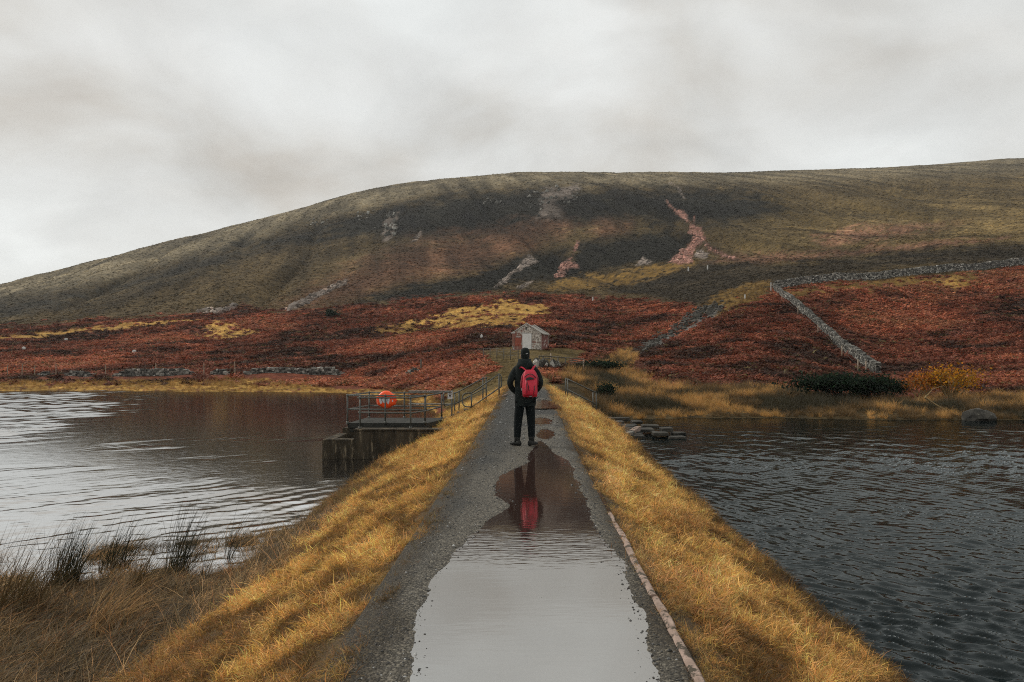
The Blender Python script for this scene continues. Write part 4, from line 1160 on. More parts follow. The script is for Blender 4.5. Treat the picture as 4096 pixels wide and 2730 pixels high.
# stair handrails on the left slope
YA, YB = 29.5, 31.2
def ground(p): return float(dam_z(p.x, p.y))
a1, a2 = P7(820, 800, YA), P7(1485, 338, YA)
b1, b2 = P7(830, 1130, YA), P7(1497, 668, YA)
railing('near_handrail', 'nearer pipe handrail with rounded ends on the left bank steps',
        [(a1, ground(a1)), (a2, ground(a2))],
        [hoop(b1, P7(610, 1130, YA), P7(600, 800, YA), a1, 0.2), [a1, a2], hoop(a2, P7(1535, 345, YA), P7(1545, 668, YA), b2, 0.12), [b1, b2]], (a1.x, YA, -0.4), balls=False)
c1, c2, c3, c4 = P7(415, 800, YB), P7(520, 760, YB), P7(1095, 443, YB), P7(1175, 430, YB)
m0, m1, m2, m3, m4 = P7(335, 1062, 29.2), P7(420, 1055, YB), P7(590, 970, YB), P7(1095, 700, YB), P7(1180, 668, YB)
railing('far_handrail', 'farther pipe handrail on the left bank steps', [(c1, ground(c1)), (c2, ground(c2)), (c3, ground(c3)), (c4, ground(c4))],
        [[c1, c2, c3, c4], [m0, m1, m2, m3, m4]], (c1.x, YB, -0.4))
steps = empty('bank_steps', (-1.2, 30.3, -0.2), 'narrow concrete steps climbing the left bank between two handrails', 'steps')
for k in range(9):
    xx = float(cx(30.3)) - HW - 0.05 - 0.28 * k
    zt = float(zp(30.3)) - 0.05 - 0.115 * k
    box_obj('step', (xx - 0.14, 30.35, zt - 0.1), (0.276, 0.95, 0.2), M_DECK, steps, 0.012)
p0 = P7(1680, 800, 29.0); p1 = P7(1580, 985, 28.0)
edge_st = tube_obj('path_edge_bar', [Vector((p1.x, p1.y, 0.20)), Vector((p0.x, p0.y, 0.22))], 0.03, M_KERB)
tag(edge_st, 'pale stone edging bar at the head of the left bank steps', 'edging')
# right bank steps
YC, YD = 34.0, 35.0
q1, q2 = PR(258, 607, YC), PR(676, 805, YC); q1m, q2m = PR(258, 762, YC), PR(676, 975, YC)
w1, w2 = PR(228, 592, YD), PR(626, 790, YD); w1m, w2m = PR(228, 742, YD), PR(626, 950, YD)
railing('near_step_rail', 'nearer pipe handrail on the right bank steps', [(q1, PR(258, 925, YC).z), (q2, PR(676, 1125, YC).z)], [[q1, q2], [q1m, q2m]], (q1.x, YC, -0.4), balls=False)
railing('far_step_rail', 'farther pipe handrail on the right bank steps', [(w1, PR(228, 888, YD).z), (w2, PR(626, 1080, YD).z)], [[w1, w2], [w1m, w2m]], (w1.x, YD, -0.4), balls=False)
rst = empty('right_bank_steps', (3.2, 34.4, -0.8), 'concrete steps going down the right bank to the dark water', 'steps')
s0, s1 = PR(300, 925, 33.8), PR(715, 1190, 33.4)
nst = 8
for k in range(nst):
    t_ = (k + 0.5) / nst
    c = s0.lerp(s1, t_)
    box_obj('step', (c.x, 34.35, c.z - 0.12), ((s1.x - s0.x) / nst - 0.004, 0.9, 0.24), M_SLAB, rst, 0.012)
bm = bmesh.new(); add_tube(bm, [s0 + Vector((0, 0, 0.03)), s1 + Vector((0, 0, 0.02))], 0.07, 4); bm_obj('side_string', bm, M_DECK, rst)

# stepped stone slabs and pitching at the water's edge
def PS(x, y, z):
    u, v = (2380 + x / 6.19) / 4, (1620 + y / 6.19) / 4
    X_, Y_ = on_level(u, v, z)
    return Vector((X_, Y_, z))
rev = empty('stone_revetment', (5.5, 31, ZR), 'dark stepped stone slabs and pitching at the edge of the right water', 'stonework')
for (xa, xb, yt, yb_, z_) in ((100, 870, 318, 388, -0.98), (190, 720, 408, 452, -1.02), (700, 1050, 490, 545, -1.03), (930, 1180, 402, 470, -0.96), (1180, 1600, 512, 575, -1.02), (1070, 1470, 592, 655, -1.05), (1650, 1930, 572, 665, -1.0), (1450, 1820, 680, 775, -1.05), (1920, 2250, 682, 715, -1.18), (1820, 2250, 790, 815, -1.19)):
    a_, b__ = PS(xa, yt, z_), PS(xb, yt, z_)
    hgt = max(0.10, (yb_ - yt) / 6.19 / 4 / F * a_.y)
    box_obj('slab', ((a_.x + b__.x) / 2, a_.y + 0.22, z_ - hgt / 2), (b__.x - a_.x, 0.55, hgt), M_SLAB, rev, 0.02, jit=0.02)
random.seed(5)
for r_ in range(6):
    for c in range(7):
        px = 330 + c * 92 + r_ * 38 + random.uniform(-8, 8); py = 470 + r_ * 48 + c * 14
        p = PS(px, py, -1.10 - 0.02 * r_)
        if p.x < float(cx(p.y)) + HW + 1.9: continue
        box_obj('pitching_block', (p.x, p.y, p.z), (0.40, 0.55, 0.14), M_SLAB, rev, 0.02, jit=0.015, rot=Euler((0, 0.05, 0.12)).to_matrix())
ka, kb = PS(795, 755, -1.12), PS(1075, 570, -1.02)
dirv = kb - ka
for k in range(5):
    c = ka.lerp(kb, (k + 0.5) / 5)
    box_obj('edge_stone', (c.x, c.y, c.z), (dirv.length / 5 - 0.03, 0.22, 0.16), M_STONE if k < 2 else M_KERB, rev, 0.015, rot=Matrix.Rotation(math.atan2(dirv.y, dirv.x), 3, 'Z'), jit=0.01)

# kerb along the right edge of the path
kerb = empty('path_kerb', (1.0, 5, 0), 'line of pale pinkish sandstone kerb stones edging the path on the right', 'kerb')
ends = [2.0, 2.75, 3.55, 4.43, 5.02, 6.40, 7.05, 7.85]
for k, (ya, yb_) in enumerate(zip(ends, ends[1:])):
    ym = (ya + yb_) / 2
    bm = bmesh.new()
    xk = HW + 0.015 + random.uniform(-0.008, 0.008)
    nseg = 6
    secs = []
    for i in range(nseg + 1):
        yq_ = ya + 0.008 + (yb_ - ya - 0.016) * i / nseg
        xq_ = cx(yq_) + xk + random.uniform(-0.003, 0.003)
        w_ = 0.054 + random.uniform(-0.008, 0.008); zt = 0.026 + random.uniform(-0.007, 0.007) - (0.014 if k > 5 else 0)
        secs.append([Vector((xq_ - w_ / 2, yq_, -0.15)), Vector((xq_ + w_ / 2, yq_, -0.15)), Vector((xq_ + w_ / 2, yq_, zt - 0.012)), Vector((xq_ + w_ / 2 - 0.012, yq_, zt)), Vector((xq_ - w_ / 2 + 0.012, yq_, zt)), Vector((xq_ - w_ / 2, yq_, zt - 0.012))])
    loft(bm, secs)
    bmesh.ops.recalc_face_normals(bm, faces=bm.faces[:])
    bm_obj('kerb_stone', bm, M_KERB, kerb)

# ------------------------------------------------------------------ lifebuoy case
def PB(x, y, Y): return at((1400 + x / 9.8) / 4, (1540 + y / 9.8) / 4, Y)
YBU = 25.16
lb = empty('lifebuoy_case', (PB(1410, 930, YBU).x, YBU, PB(1410, 930, YBU).z), 'bright orange plastic lifebuoy case hanging behind the deck railing', 'lifebuoy')
outl = [(1060, 400), (1130, 375), (1180, 315), (1250, 262), (1330, 235), (1410, 228), (1490, 238), (1560, 270), (1620, 315), (1670, 365), (1750, 392), (1785, 450), (1792, 560), (1790, 700), (1775, 765), (1710, 805), (1640, 835), (1570, 890), (1490, 920), (1410, 932), (1320, 915), (1240, 875), (1170, 835), (1080, 790), (1038, 730), (1028, 600), (1030, 470)]
cen = PB(1410, 590, YBU)
secs = []
for (f, yoff) in ((0.93, 0.10), (1.0, 0.06), (1.0, 0.0), (0.95, -0.05), (0.82, -0.085), (0.55, -0.10)):
    ring = []
    for a_, b__ in outl:
        p = PB(a_, b__, YBU)
        q = cen + (p - cen) * f
        ring.append(Vector((q.x, YBU + 0.06 + yoff, q.z)))
    secs.append(ring)
bm = bmesh.new(); loft(bm, secs); bmesh.ops.recalc_face_normals(bm, faces=bm.faces[:])
case = bm_obj('shell', bm, M_ORANGE, lb, smooth=True)
def plate(name, pts, yv_, mat, parent, th=0.006):
    bm = bmesh.new()
    f_ = [bm.verts.new(Vector((PB(a_, b__, YBU).x, yv_, PB(a_, b__, YBU).z))) for a_, b__ in pts]
    g_ = [bm.verts.new(v_.co + Vector((0, th, 0))) for v_ in f_]
    bm.faces.new(f_); bm.faces.new(g_[::-1])
    for k in range(len(f_)):
        bm.faces.new((f_[k], f_[(k + 1) % len(f_)], g_[(k + 1) % len(f_)], g_[k]))
    bmesh.ops.recalc_face_normals(bm, faces=bm.faces[:])
    return bm_obj(name, bm, mat, parent)
yf = YBU - 0.048
plate('white_panel', [(1150, 470), (1250, 470), (1246, 560), (1255, 640), (1275, 690), (1215, 750), (1180, 690), (1155, 600)], yf, M_WHITE, lb)
plate('white_panel', [(1560, 470), (1470, 470), (1474, 560), (1465, 640), (1445, 690), (1510, 750), (1545, 690), (1562, 600)], yf, M_WHITE, lb)
plate('white_panel', [(1290, 470), (1430, 470), (1452, 560), (1448, 630), (1420, 680), (1365, 705), (1310, 680), (1278, 630), (1268, 560)], yf - 0.004, M_WHITE, lb)
plate('ring_line', [(1250, 470), (1275, 470), (1266, 560), (1275, 640), (1262, 660), (1248, 600), (1245, 530)], yf - 0.003, M_BLACK, lb)
plate('ring_line', [(1448, 470), (1470, 470), (1478, 540), (1474, 610), (1455, 660), (1445, 640), (1456, 560)], yf - 0.003, M_BLACK, lb)
plate('tag_plate', [(1645, 578), (1695, 578), (1695, 648), (1645, 648)], YBU - 0.035, M_WHITE, lb)
hk = PB(1790, 605, YBU)
bm = bmesh.new(); add_box(bm, (hk.x + 0.01, YBU + 0.02, hk.z), (0.075, 0.08, 0.08)); bmesh.ops.bevel(bm, geom=bm.edges[:], offset=0.02, segments=2, affect='EDGES'); bm_obj('latch', bm, M_ORANGE, lb)

# ------------------------------------------------------------------ brick hut
YH = 85.0
def PH(x, y): return at((2000 + x / 9.412) / 4, (1270 + y / 9.412) / 4, YH)
m, t, b = nodes_of('flaking_brick')
N = t.nodes.new; L = t.links.new
tcn = N('ShaderNodeTexCoord')
mp = N('ShaderNodeMapping'); mp.inputs['Rotation'].default_value = (R(90), 0, 0); L(tcn.outputs['Object'], mp.inputs[0])
bt = N('ShaderNodeTexBrick'); bt.inputs['Scale'].default_value = 4.5; bt.inputs['Color1'].default_value = (0.26, 0.075, 0.05, 1); bt.inputs['Color2'].default_value = (0.17, 0.06, 0.045, 1); bt.inputs['Mortar'].default_value = (0.3, 0.25, 0.2, 1)
L(mp.outputs[0], bt.inputs['Vector'])
n_ = N('ShaderNodeTexNoise'); n_.inputs['Scale'].default_value = 1.7; n_.inputs['Detail'].default_value = 9; n_.inputs['Roughness'].default_value = 0.68; L(tcn.outputs['Object'], n_.inputs['Vector'])
sp = N('ShaderNodeSeparateXYZ'); L(tcn.outputs['Object'], sp.inputs[0])
gx = N('ShaderNodeMapRange'); gx.inputs['From Min'].default_value = -1.3; gx.inputs['From Max'].default_value = 1.4; gx.inputs['To Min'].default_value = -0.10; gx.inputs['To Max'].default_value = 0.09; L(sp.outputs['X'], gx.inputs[0])
gz = N('ShaderNodeMapRange'); gz.inputs['From Min'].default_value = 1.2; gz.inputs['From Max'].default_value = 2.6; gz.inputs['To Min'].default_value = 0.0; gz.inputs['To Max'].default_value = 0.10; L(sp.outputs['Z'], gz.inputs[0])
ad = N('ShaderNodeMath'); ad.operation = 'ADD'; L(n_.outputs['Fac'], ad.inputs[0]); L(gx.outputs[0], ad.inputs[1])
ad2 = N('ShaderNodeMath'); ad2.operation = 'ADD'; L(ad.outputs[0], ad2.inputs[0]); L(gz.outputs[0], ad2.inputs[1])
th_ = N('ShaderNodeMapRange'); th_.inputs['From Min'].default_value = 0.45; th_.inputs['From Max'].default_value = 0.52; L(ad2.outputs[0], th_.inputs[0])
n5 = N('ShaderNodeTexNoise'); n5.inputs['Scale'].default_value = 5; n5.inputs['Detail'].default_value = 6; L(tcn.outputs['Object'], n5.inputs['Vector'])
rw = N('ShaderNodeMix'); rw.data_type = 'RGBA'; rw.inputs['A'].default_value = (0.16, 0.13, 0.11, 1); rw.inputs['B'].default_value = (0.62, 0.57, 0.50, 1)
mr = N('ShaderNodeMapRange'); mr.inputs['From Min'].default_value = 0.38; mr.inputs['From Max'].default_value = 0.62; L(n5.outputs['Fac'], mr.inputs[0]); L(mr.outputs[0], rw.inputs['Factor'])
mx_ = N('ShaderNodeMix'); mx_.data_type = 'RGBA'; L(th_.outputs[0], mx_.inputs['Factor']); L(bt.outputs['Color'], mx_.inputs['A']); L(rw.outputs['Result'], mx_.inputs['B'])
L(mx_.outputs['Result'], b.inputs['Base Color']); b.inputs['Roughness'].default_value = 0.9
bp = N('ShaderNodeBump'); bp.inputs['Distance'].default_value = 0.03; L(ad2.outputs[0], bp.inputs['Height']); L(bp.outputs[0], b.inputs['Normal'])
M_BRICK = m
M_REDB = pmat('red_brick_panel', (0.22, 0.055, 0.036), (0.36, 0.10, 0.06), 6, 0.9, 0.01, 30)
M_FLANK = pmat('dark_red_brick', (0.10, 0.035, 0.028), (0.20, 0.06, 0.045), 5, 0.9, 0.01, 30, spots=((0.60, 0.54, 0.48), 2.2, 0.55))
M_DOOR = pmat('bleached_board', (0.58, 0.57, 0.54), (0.76, 0.75, 0.72), 3, 0.8, spots=((0.25, 0.22, 0.18), 5, 0.68))
M_SLATE = pmat('grey_slate', (0.16, 0.15, 0.13), (0.36, 0.34, 0.30), 4, 0.8, 0.01, 20)
M_COPE = pmat('pale_coping', (0.30, 0.28, 0.25), (0.60, 0.57, 0.53), 5, 0.85)
base_p = PH(1000, 1235)
hz0 = base_p.z
hut = empty('brick_hut', (PH(1010, 1235).x, YH, hz0), 'small derelict brick hut with flaking white render and bleached door', 'hut')
hl, hr, hb = PH(478, 0).x, PH(1545, 0).x, YH + 4.6
ze, zk = PH(0, 590).z, PH(0, 240).z
xm = PH(1000, 0).x
SKEW = 0.55          # the hut stands slightly turned: its right flank shows
def hx(x, y): return x + (y - YH) * SKEW * 0.42
def prism(name, poly_xz, ya, yb_, mat, parent):
    bm = bmesh.new()
    f_ = [bm.verts.new((hx(a_, ya), ya, z_)) for a_, z_ in poly_xz]; g_ = [bm.verts.new((hx(a_, yb_), yb_, z_)) for a_, z_ in poly_xz]
    bm.faces.new(f_); bm.faces.new(g_[::-1])
    for k in range(len(f_)):
        bm.faces.new((f_[k], f_[(k + 1) % len(f_)], g_[(k + 1) % len(f_)], g_[k]))
    bmesh.ops.recalc_face_normals(bm, faces=bm.faces[:])
    return bm_obj(name, bm, mat, parent)
zb = hz0 - 0.5
dl_, dr_ = PH(838, 0).x, PH(1190, 0).x
dt_ = PH(0, 595).z
prism('front_wall', [(hl, zb), (dl_, zb), (dl_, dt_), (dr_, dt_), (dr_, zb), (hr, zb), (hr, ze), (xm, zk), (hl, ze)], YH, YH + 0.25, M_BRICK, hut)
prism('back_wall', [(hl, zb), (hr, zb), (hr, ze), (xm, zk), (hl, ze)], hb - 0.25, hb, M_BRICK, hut)
prism('left_wall', [(hl + 0.002, zb), (hl + 0.25, zb), (hl + 0.25, ze - 0.02), (hl + 0.002, ze - 0.02)], YH + 0.252, hb - 0.252, M_BRICK, hut)
prism('right_wall', [(hr - 0.25, zb), (hr - 0.002, zb), (hr - 0.002, ze - 0.02), (hr - 0.25, ze - 0.02)], YH + 0.252, hb - 0.252, M_FLANK, hut)
for nm, xa in (('roof_slope', hl - 0.12), ('roof_slope', hr + 0.12)):
    prism(nm, [(xa, ze - 0.12), (xm, zk - 0.16), (xm, zk - 0.06), (xa, ze - 0.02)], YH + 0.253, hb - 0.253, M_SLATE, hut)
for ya, yb_ in ((YH - 0.06, YH + 0.28), (hb - 0.28, hb + 0.06)):
    for xa in (hl - 0.14, hr + 0.14):
        prism('coping', [(xa, ze - 0.05), (xm, zk + 0.02), (xm, zk + 0.12), (xa, ze + 0.05)], ya, yb_, M_COPE, hut)
prism('door', [(dl_ + 0.02, zb), (dr_ - 0.02, zb), (dr_ - 0.02, dt_ - 0.02), (dl_ + 0.02, dt_ - 0.02)], YH - 0.03, YH + 0.05, M_DOOR, hut)
prism('door_lintel', [(PH(815, 0).x, PH(0, 588).z), (PH(1035, 0).x, PH(0, 588).z), (PH(1035, 0).x, PH(0, 560).z), (PH(815, 0).x, PH(0, 560).z)], YH - 0.04, YH + 0.02, M_COPE, hut)
prism('brick_panel', [(PH(570, 0).x, PH(0, 1060).z), (PH(790, 0).x, PH(0, 1060).z), (PH(790, 0).x, PH(0, 755).z), (PH(570, 0).x, PH(0, 755).z)], YH - 0.03, YH + 0.02, M_REDB, hut)
prism('sill', [(PH(600, 0).x, PH(0, 745).z), (PH(790, 0).x, PH(0, 745).z), (PH(790, 0).x, PH(0, 715).z), (PH(600, 0).x, PH(0, 715).z)], YH - 0.06, YH + 0.02, M_COPE, hut)
prism('gable_slot', [(PH(965, 0).x, PH(0, 460).z), (PH(1008, 0).x, PH(0, 460).z), (PH(1008, 0).x, PH(0, 350).z), (PH(965, 0).x, PH(0, 350).z)], YH - 0.012, YH + 0.02, M_BLACK, hut)
prism('corner_pier', [(hl - 0.05, zb), (PH(555, 0).x, zb), (PH(555, 0).x, ze + 0.03), (hl - 0.05, ze + 0.03)], YH - 0.07, YH + 0.1, M_BRICK, hut)
prism('kneeler', [(hl - 0.20, PH(0, 600).z), (PH(560, 0).x, PH(0, 600).z), (PH(560, 0).x, PH(0, 545).z), (hl - 0.20, PH(0, 560).z)], YH - 0.09, YH + 0.12, M_COPE, hut)

# ------------------------------------------------------------------ dry stone walls
def stone_wall(name, label, pts, h, w=0.55, sz=0.34, seed=1, ragged=0.0, group=None, mat=M_STONE, cope=True):
    """pts: ground polyline (x, y). every stone is its own block, built over the ground"""
    rs = np.random.default_rng(seed)
    P = np.array(pts, float)
    seg = np.hypot(*np.diff(P, axis=0).T); cum = np.concatenate([[0], np.cumsum(seg)])
    Ltot = cum[-1]
    e_ = empty(name, (P[0, 0], P[0, 1], float(land_z(P[0, 0], P[0, 1]))), label, 'stone wall', group)
    bm = bmesh.new(); bc_ = bmesh.new()
    s = 0.0
    courses = max(1, int(round(h / (sz * 0.62))))
    for side in (-1, 1):
        for cc in range(courses + (1 if cope else 0)):
            if cc == courses and side > 0: continue
            s = rs.uniform(0, sz)
            while s < Ltot:
                ln = sz * rs.uniform(0.6, 1.5)
                sm = s + ln / 2
                s += ln
                k = min(np.searchsorted(cum, sm) - 1, len(seg) - 1); k = max(k, 0)
                f = np.clip((sm - cum[k]) / seg[k], 0, 1)
                p = P[k] * (1 - f) + P[k + 1] * f
                ang = math.atan2(P[k + 1, 1] - P[k, 1], P[k + 1, 0] - P[k, 0])
                endf = min(1.0, min(sm, Ltot - sm) / 1.6) if ragged else 1.0
                hh = h * (1 - ragged * (0.5 + 0.5 * fbm(np.array(sm / 2.2), np.array(seed * 3.7), 2)) ) * (0.25 + 0.75 * endf)
                zc_ = cc * sz * 0.62
                if zc_ > hh and cc < courses: continue
                if cc == courses and ragged: continue
                g = float(land_z(p[0], p[1])) - 0.15
                off = side * (w * 0.5 * (1 - 0.22 * cc / courses) - 0.11)
                nx, ny_ = -math.sin(ang), math.cos(ang)
                if cc == courses: off = 0
                rot_ = Euler((rs.normal(0, 0.12), rs.normal(0, 0.10), ang + rs.normal(0, 0.12))).to_matrix()
                dims = (ln * 0.96, w * 0.52, sz * 0.60 * rs.uniform(0.8, 1.15)) if cc < courses else (ln * 0.7, w * 1.05, sz * 0.75)
                add_box(bc_ if cc == courses else bm, (p[0] + nx * off, p[1] + ny_ * off, g + zc_ + sz * 0.3), dims, rot_, 0.035)
    tag(bm_obj('stones', bm, mat, e_), kind='stuff')
    if cope and not ragged:
        tag(bm_obj('coping_stones', bc_, mat, e_), kind='stuff')
    else:
        bc_.free()
    return e_
def wp(u, y): return ((u - 512) / F * y, y)
stone_wall('dry_stone_wall', 'long grey dry stone wall climbing the right field to a corner', [wp(879, 79), wp(862, 87), wp(840, 99), wp(812, 118), wp(790, 140), wp(774, 160)], 1.35, seed=2)
stone_wall('dry_stone_wall', 'dry stone wall running right from the corner along the top of the field', [wp(775, 161), wp(810, 164), wp(860, 168), wp(920, 172), wp(980, 176), wp(1060, 182), wp(1150, 190)], 1.45, sz=0.42, seed=3)
frags = [(270, 358), (450, 680), (812, 1410), (1500, 1655), (1765, 2485)]
names = ['shortest tumbled stone wall remnant at the far left shore', 'low stone wall remnant left of the longer ones on the left shore', 'long low stone wall remnant in the middle of the left shore bracken', 'short stone wall remnant between the two longer ones on the left shore', 'longest pale stone wall remnant, right end of the left shore row']
for k, ((a_, b__), lab) in enumerate(zip(frags, names)):
    ua, ub = a_ / 1.81 / 4, b__ / 1.81 / 4
    stone_wall('ruined_wall', lab, [wp(ua, 88), wp((ua + ub) / 2, 88.4), wp(ub, 87.5)], 1.0, w=0.7, sz=0.40, seed=20 + k, ragged=0.45, group='ruined walls along the left shore', mat=M_STONE)
stone_wall('ruined_wall', 'small heap of pale wall stones in the bracken left of the hut', [wp(407, 78), wp(413, 79), wp(420, 80)], 1.0, w=0.8, sz=0.36, seed=31, ragged=0.3, group='ruined walls along the left shore')

# posts, gate, rubble
def post(name, label, x, y, h, r=0.05, mat=M_POSTW, group=None, lean=0.0, sink=0.3):
    z = float(land_z(x, y))
    bm = bmesh.new()
    add_tube(bm, [(x, y, z - sink), (x + lean * h * 0.5, y, z + h * 0.5), (x + lean * h, y, z + h)], [r * 1.05, r, r * 0.92], 6)
    return tag(bm_obj(name, bm, mat), label, 'post', group)
for k, xq_ in enumerate((52, 158, 250, 405, 765, 1128, 1477, 1703)):
    x_, y_ = wp(xq_ / 1.81 / 4, 87 + (k % 3) * 0.7)
    post('fence_post', ['leftmost', 'second', 'third', 'fourth', 'fifth', 'sixth', 'seventh', 'eighth'][k] + ' thin wooden fence post from the left edge of the left shore', x_, y_, 1.35 + 0.15 * (k % 2), 0.06, M_POSTW, 'fence posts along the left shore', random.uniform(-0.06, 0.06))
x_, y_ = wp(383 , 80)
post('gate_post', 'thick dark post beside the heap of wall stones in the bracken', *wp(421, 80), 1.3, 0.09, M_WOOD)
def PG(x, y, Y): return at((1900 + x / 4.525) / 4, (1370 + y / 4.525) / 4, Y)
YG = 62.0
fence = empty('timber_fence', (PG(1370, 400, YG).x, YG, float(land_z(PG(1370, 0, YG).x, YG))), 'broken timber rail fence across the track in front of the hut', 'fence')
for px in (1160, 1232, 1370, 1500, 1640, 1965):
    p = PG(px, 0, YG); zt = PG(px, 245 if px < 1400 else 250 + (px - 1370) * 0.085, YG).z
    if px == 1370: zt = PG(px, 205, YG).z
    z_ = float(land_z(p.x, YG))
    tube_obj('post', [(p.x, YG, min(z_, zt - 0.6) - 0.2), (p.x, YG, zt + 0.04)], 0.055, M_WOOD if px not in (1370, 1965) else M_POSTW, fence, 6)
for (xa, ya_, xb, yb_) in ((1150, 248, 1375, 250), (1235, 290, 1365, 294), (1370, 252, 1965, 302), (1705, 318, 1965, 345), (1710, 350, 1965, 380)):
    a_, b__ = PG(xa, ya_, YG - 0.06), PG(xb, yb_, YG - 0.06)
    tube_obj('rail', [a_, b__], 0.045, M_WOOD, fence, 5)
rb = np.random.default_rng(41)
pile = empty('rubble_heap', (PG(1290, 430, 60).x, 60, float(land_z(PG(1290, 0, 60).x, 60))), 'heap of dark rubble stones below the timber fence', 'stones')
for k in range(26):
    px = rb.uniform(1080, 1520); p = PG(px, 0, 59.6 + rb.uniform(-0.6, 0.8)); z_ = float(land_z(p.x, p.y))
    s_ = rb.uniform(0.15, 0.34)
    bm = bmesh.new(); bmesh.ops.create_icosphere(bm, subdivisions=1, radius=1)
    for v_ in bm.verts:
        v_.co = Vector((v_.co.x * s_, v_.co.y * s_ * 0.8, v_.co.z * s_ * rb.uniform(0.8, 1.5))) * (1 + rb.uniform(-0.15, 0.15)) + Vector((p.x, p.y, z_ + rb.uniform(0.05, 0.45)))
    bm_obj('stone', bm, M_ROCK if rb.random() < 0.75 else M_STONE, pile)
wf = empty('wire_fence', (PG(400, 0, 66).x, 66, float(land_z(PG(400, 0, 66).x, 66))), 'thin wire fence slanting from the track up towards the hut', 'fence')
tops = []
for k, px in enumerate((150, 272, 395, 520, 640, 780)):
    Yf = 75 - 1.8 * k
    p = PG(px, 0, Yf); z_ = float(land_z(p.x, Yf))
    tube_obj('post', [(p.x, Yf, z_ - 0.2), (p.x, Yf, z_ + 1.05)], 0.045, M_WOOD, wf, 5); tops.append(Vector((p.x, Yf, z_)))
for h_ in (0.45, 0.75, 1.0):
    tube_obj('wire', [q + Vector((0, 0, h_)) for q in tops], 0.012, M_PIPE, wf, 4)
# fence beside the right wall
wf2 = empty('wire_fence', (*wp(868, 78), float(land_z(*wp(868, 78)))), 'wire fence with pale posts beside the right dry stone wall', 'fence')
tops = []
for k, (u_, y_) in enumerate(((866, 76), (858, 80), (842, 90), (818, 106), (798, 122), (782, 140))):
    x_, y_ = wp(u_, y_); z_ = float(land_z(x_, y_))
    tube_obj('post', [(x_, y_, z_ - 0.2), (x_, y_, z_ + 1.45)], 0.06, M_POSTW, wf2, 5); tops.append(Vector((x_, y_, z_)))
for h_ in (0.8, 1.3):
    tube_obj('wire', [q + Vector((0, 0, h_)) for q in tops], 0.012, M_PIPE, wf2, 4)
post('corner_post', 'pale squared post at the corner of the right field walls', *wp(771, 158), 1.9, 0.11, M_PALE)
for (a_, b__, lab) in ((1688, 1078, 'left of the pair just below the big pink scree'), (1860, 1060, 'right of the pair just below the big pink scree'), (832, 1345, 'above the bracken between hut and gully'), (2195, 1322, 'beside the upper stream gully')):
    u_, v_ = (2000 + a_ / 2.24) / 4, (600 + b__ / 2.24) / 4
    yc = np.exp(np.linspace(math.log(90), math.log(420), 900)); xc = (u_ - 512) / F * yc
    vv = screen(xc, yc, land_z(xc, yc))[1]
    i = int(np.argmin(np.abs(vv - v_ - 1)))
    post('marker_post', 'white marker post ' + lab, float(xc[i]), float(yc[i]), yc[i] * 4.2 / F, yc[i] * 0.7 / F, M_PALE, 'white marker posts on the moor')
def ray_land(u_, v_, ya=40, yb=700):
    yc = np.exp(np.linspace(math.log(ya), math.log(yb), 1500)); xc = (u_ - 512) / F * yc
    vv = screen(xc, yc, land_z(xc, yc))[1]
    i = int(np.argmax(vv <= v_)) if (vv <= v_).any() else int(np.argmin(np.abs(vv - v_)))
    return float(xc[i]), float(yc[i])
def boulder(name, label, x, y, s, mat, group=None, seed=1, cat='rock', zo=0.3):
    rs = np.random.default_rng(seed)
    bm = bmesh.new(); bmesh.ops.create_icosphere(bm, subdivisions=2, radius=1)
    off = rs.uniform(0, 50, 3)
    for v_ in bm.verts:
        c = v_.co
        k = 1 + 0.55 * float(fbm(np.array(c.x * 1.4 + off[0] + c.z), np.array(c.y * 1.4 + off[1] + c.z * 0.7), 3))
        v_.co = Vector((c.x * s[0] * k, c.y * s[1] * k, max(c.z, -0.8) * s[2] * k))
    z = float(land_z(x, y))
    return tag(bm_obj(name, bm, mat, None, (x, y, z + s[2] * zo)), label, cat, group)
for k, (a_, b__, lab) in enumerate(((478, 478, 'upper'), (170, 545, 'leftmost'), (972, 567, 'right'))):
    x_, y_ = ray_land(a_ / 1.81 / 4, (1100 + b__ / 1.81) / 4)
    boulder('white_boulder', f'small white boulder in the left bracken slope, {["highest of three", "leftmost of three", "rightmost of three"][k]}', x_, y_, (0.40, 0.36, 0.38), M_PALE, 'white boulders in the bracken', 60 + k, zo=0.9)
x_, y_ = ray_land(1925 / 2.353 * 0 + (1300 + 1475 / 2.353) / 4, (1100 + 600 / 2.353) / 4)
boulder('white_boulder', 'upright white boulder in the bracken just left of the hut', x_, y_, (0.2, 0.18, 0.38), M_PALE, 'white boulders in the bracken', 66, zo=0.9)
x_, y_ = wp(980, 34.2)
boulder('boulder', 'big flat-topped dark boulder at the edge of the right water', x_, y_, (0.78, 0.6, 0.42), M_ROCK, None, 71, zo=0.40)
# crag stones high on the hill
bm = bmesh.new(); rs = np.random.default_rng(77)
for (ax, ay, bx2, by2, n_s) in ((885, 545, 912, 488, 40), (1240, 470, 1330, 428, 34), (820, 525, 870, 485, 14), (1100, 470, 1170, 458, 12), (700, 525, 760, 505, 12), (1210, 500, 1250, 430, 16)):
    for _ in range(n_s):
        x_, y_ = ray_land((ax + (bx2 - ax) * rs.random()) * K, (ay + (by2 - ay) * rs.random()) * K, 200, 850)
        s_ = rs.uniform(0.5, 1.6)
        add_box(bm, (x_, y_, float(land_z(x_, y_)) + s_ * 0.35), (s_ * 1.4, s_, s_ * 1.1), Euler((rs.uniform(-.5, .5), rs.uniform(-.5, .5), rs.uniform(0, 3))).to_matrix(), 0.3 * s_)
tag(bm_obj('crag_stones', bm, M_STONE), 'pale stones of small broken crags high on the hill', 'stones', kind='stuff')
bm = bmesh.new()
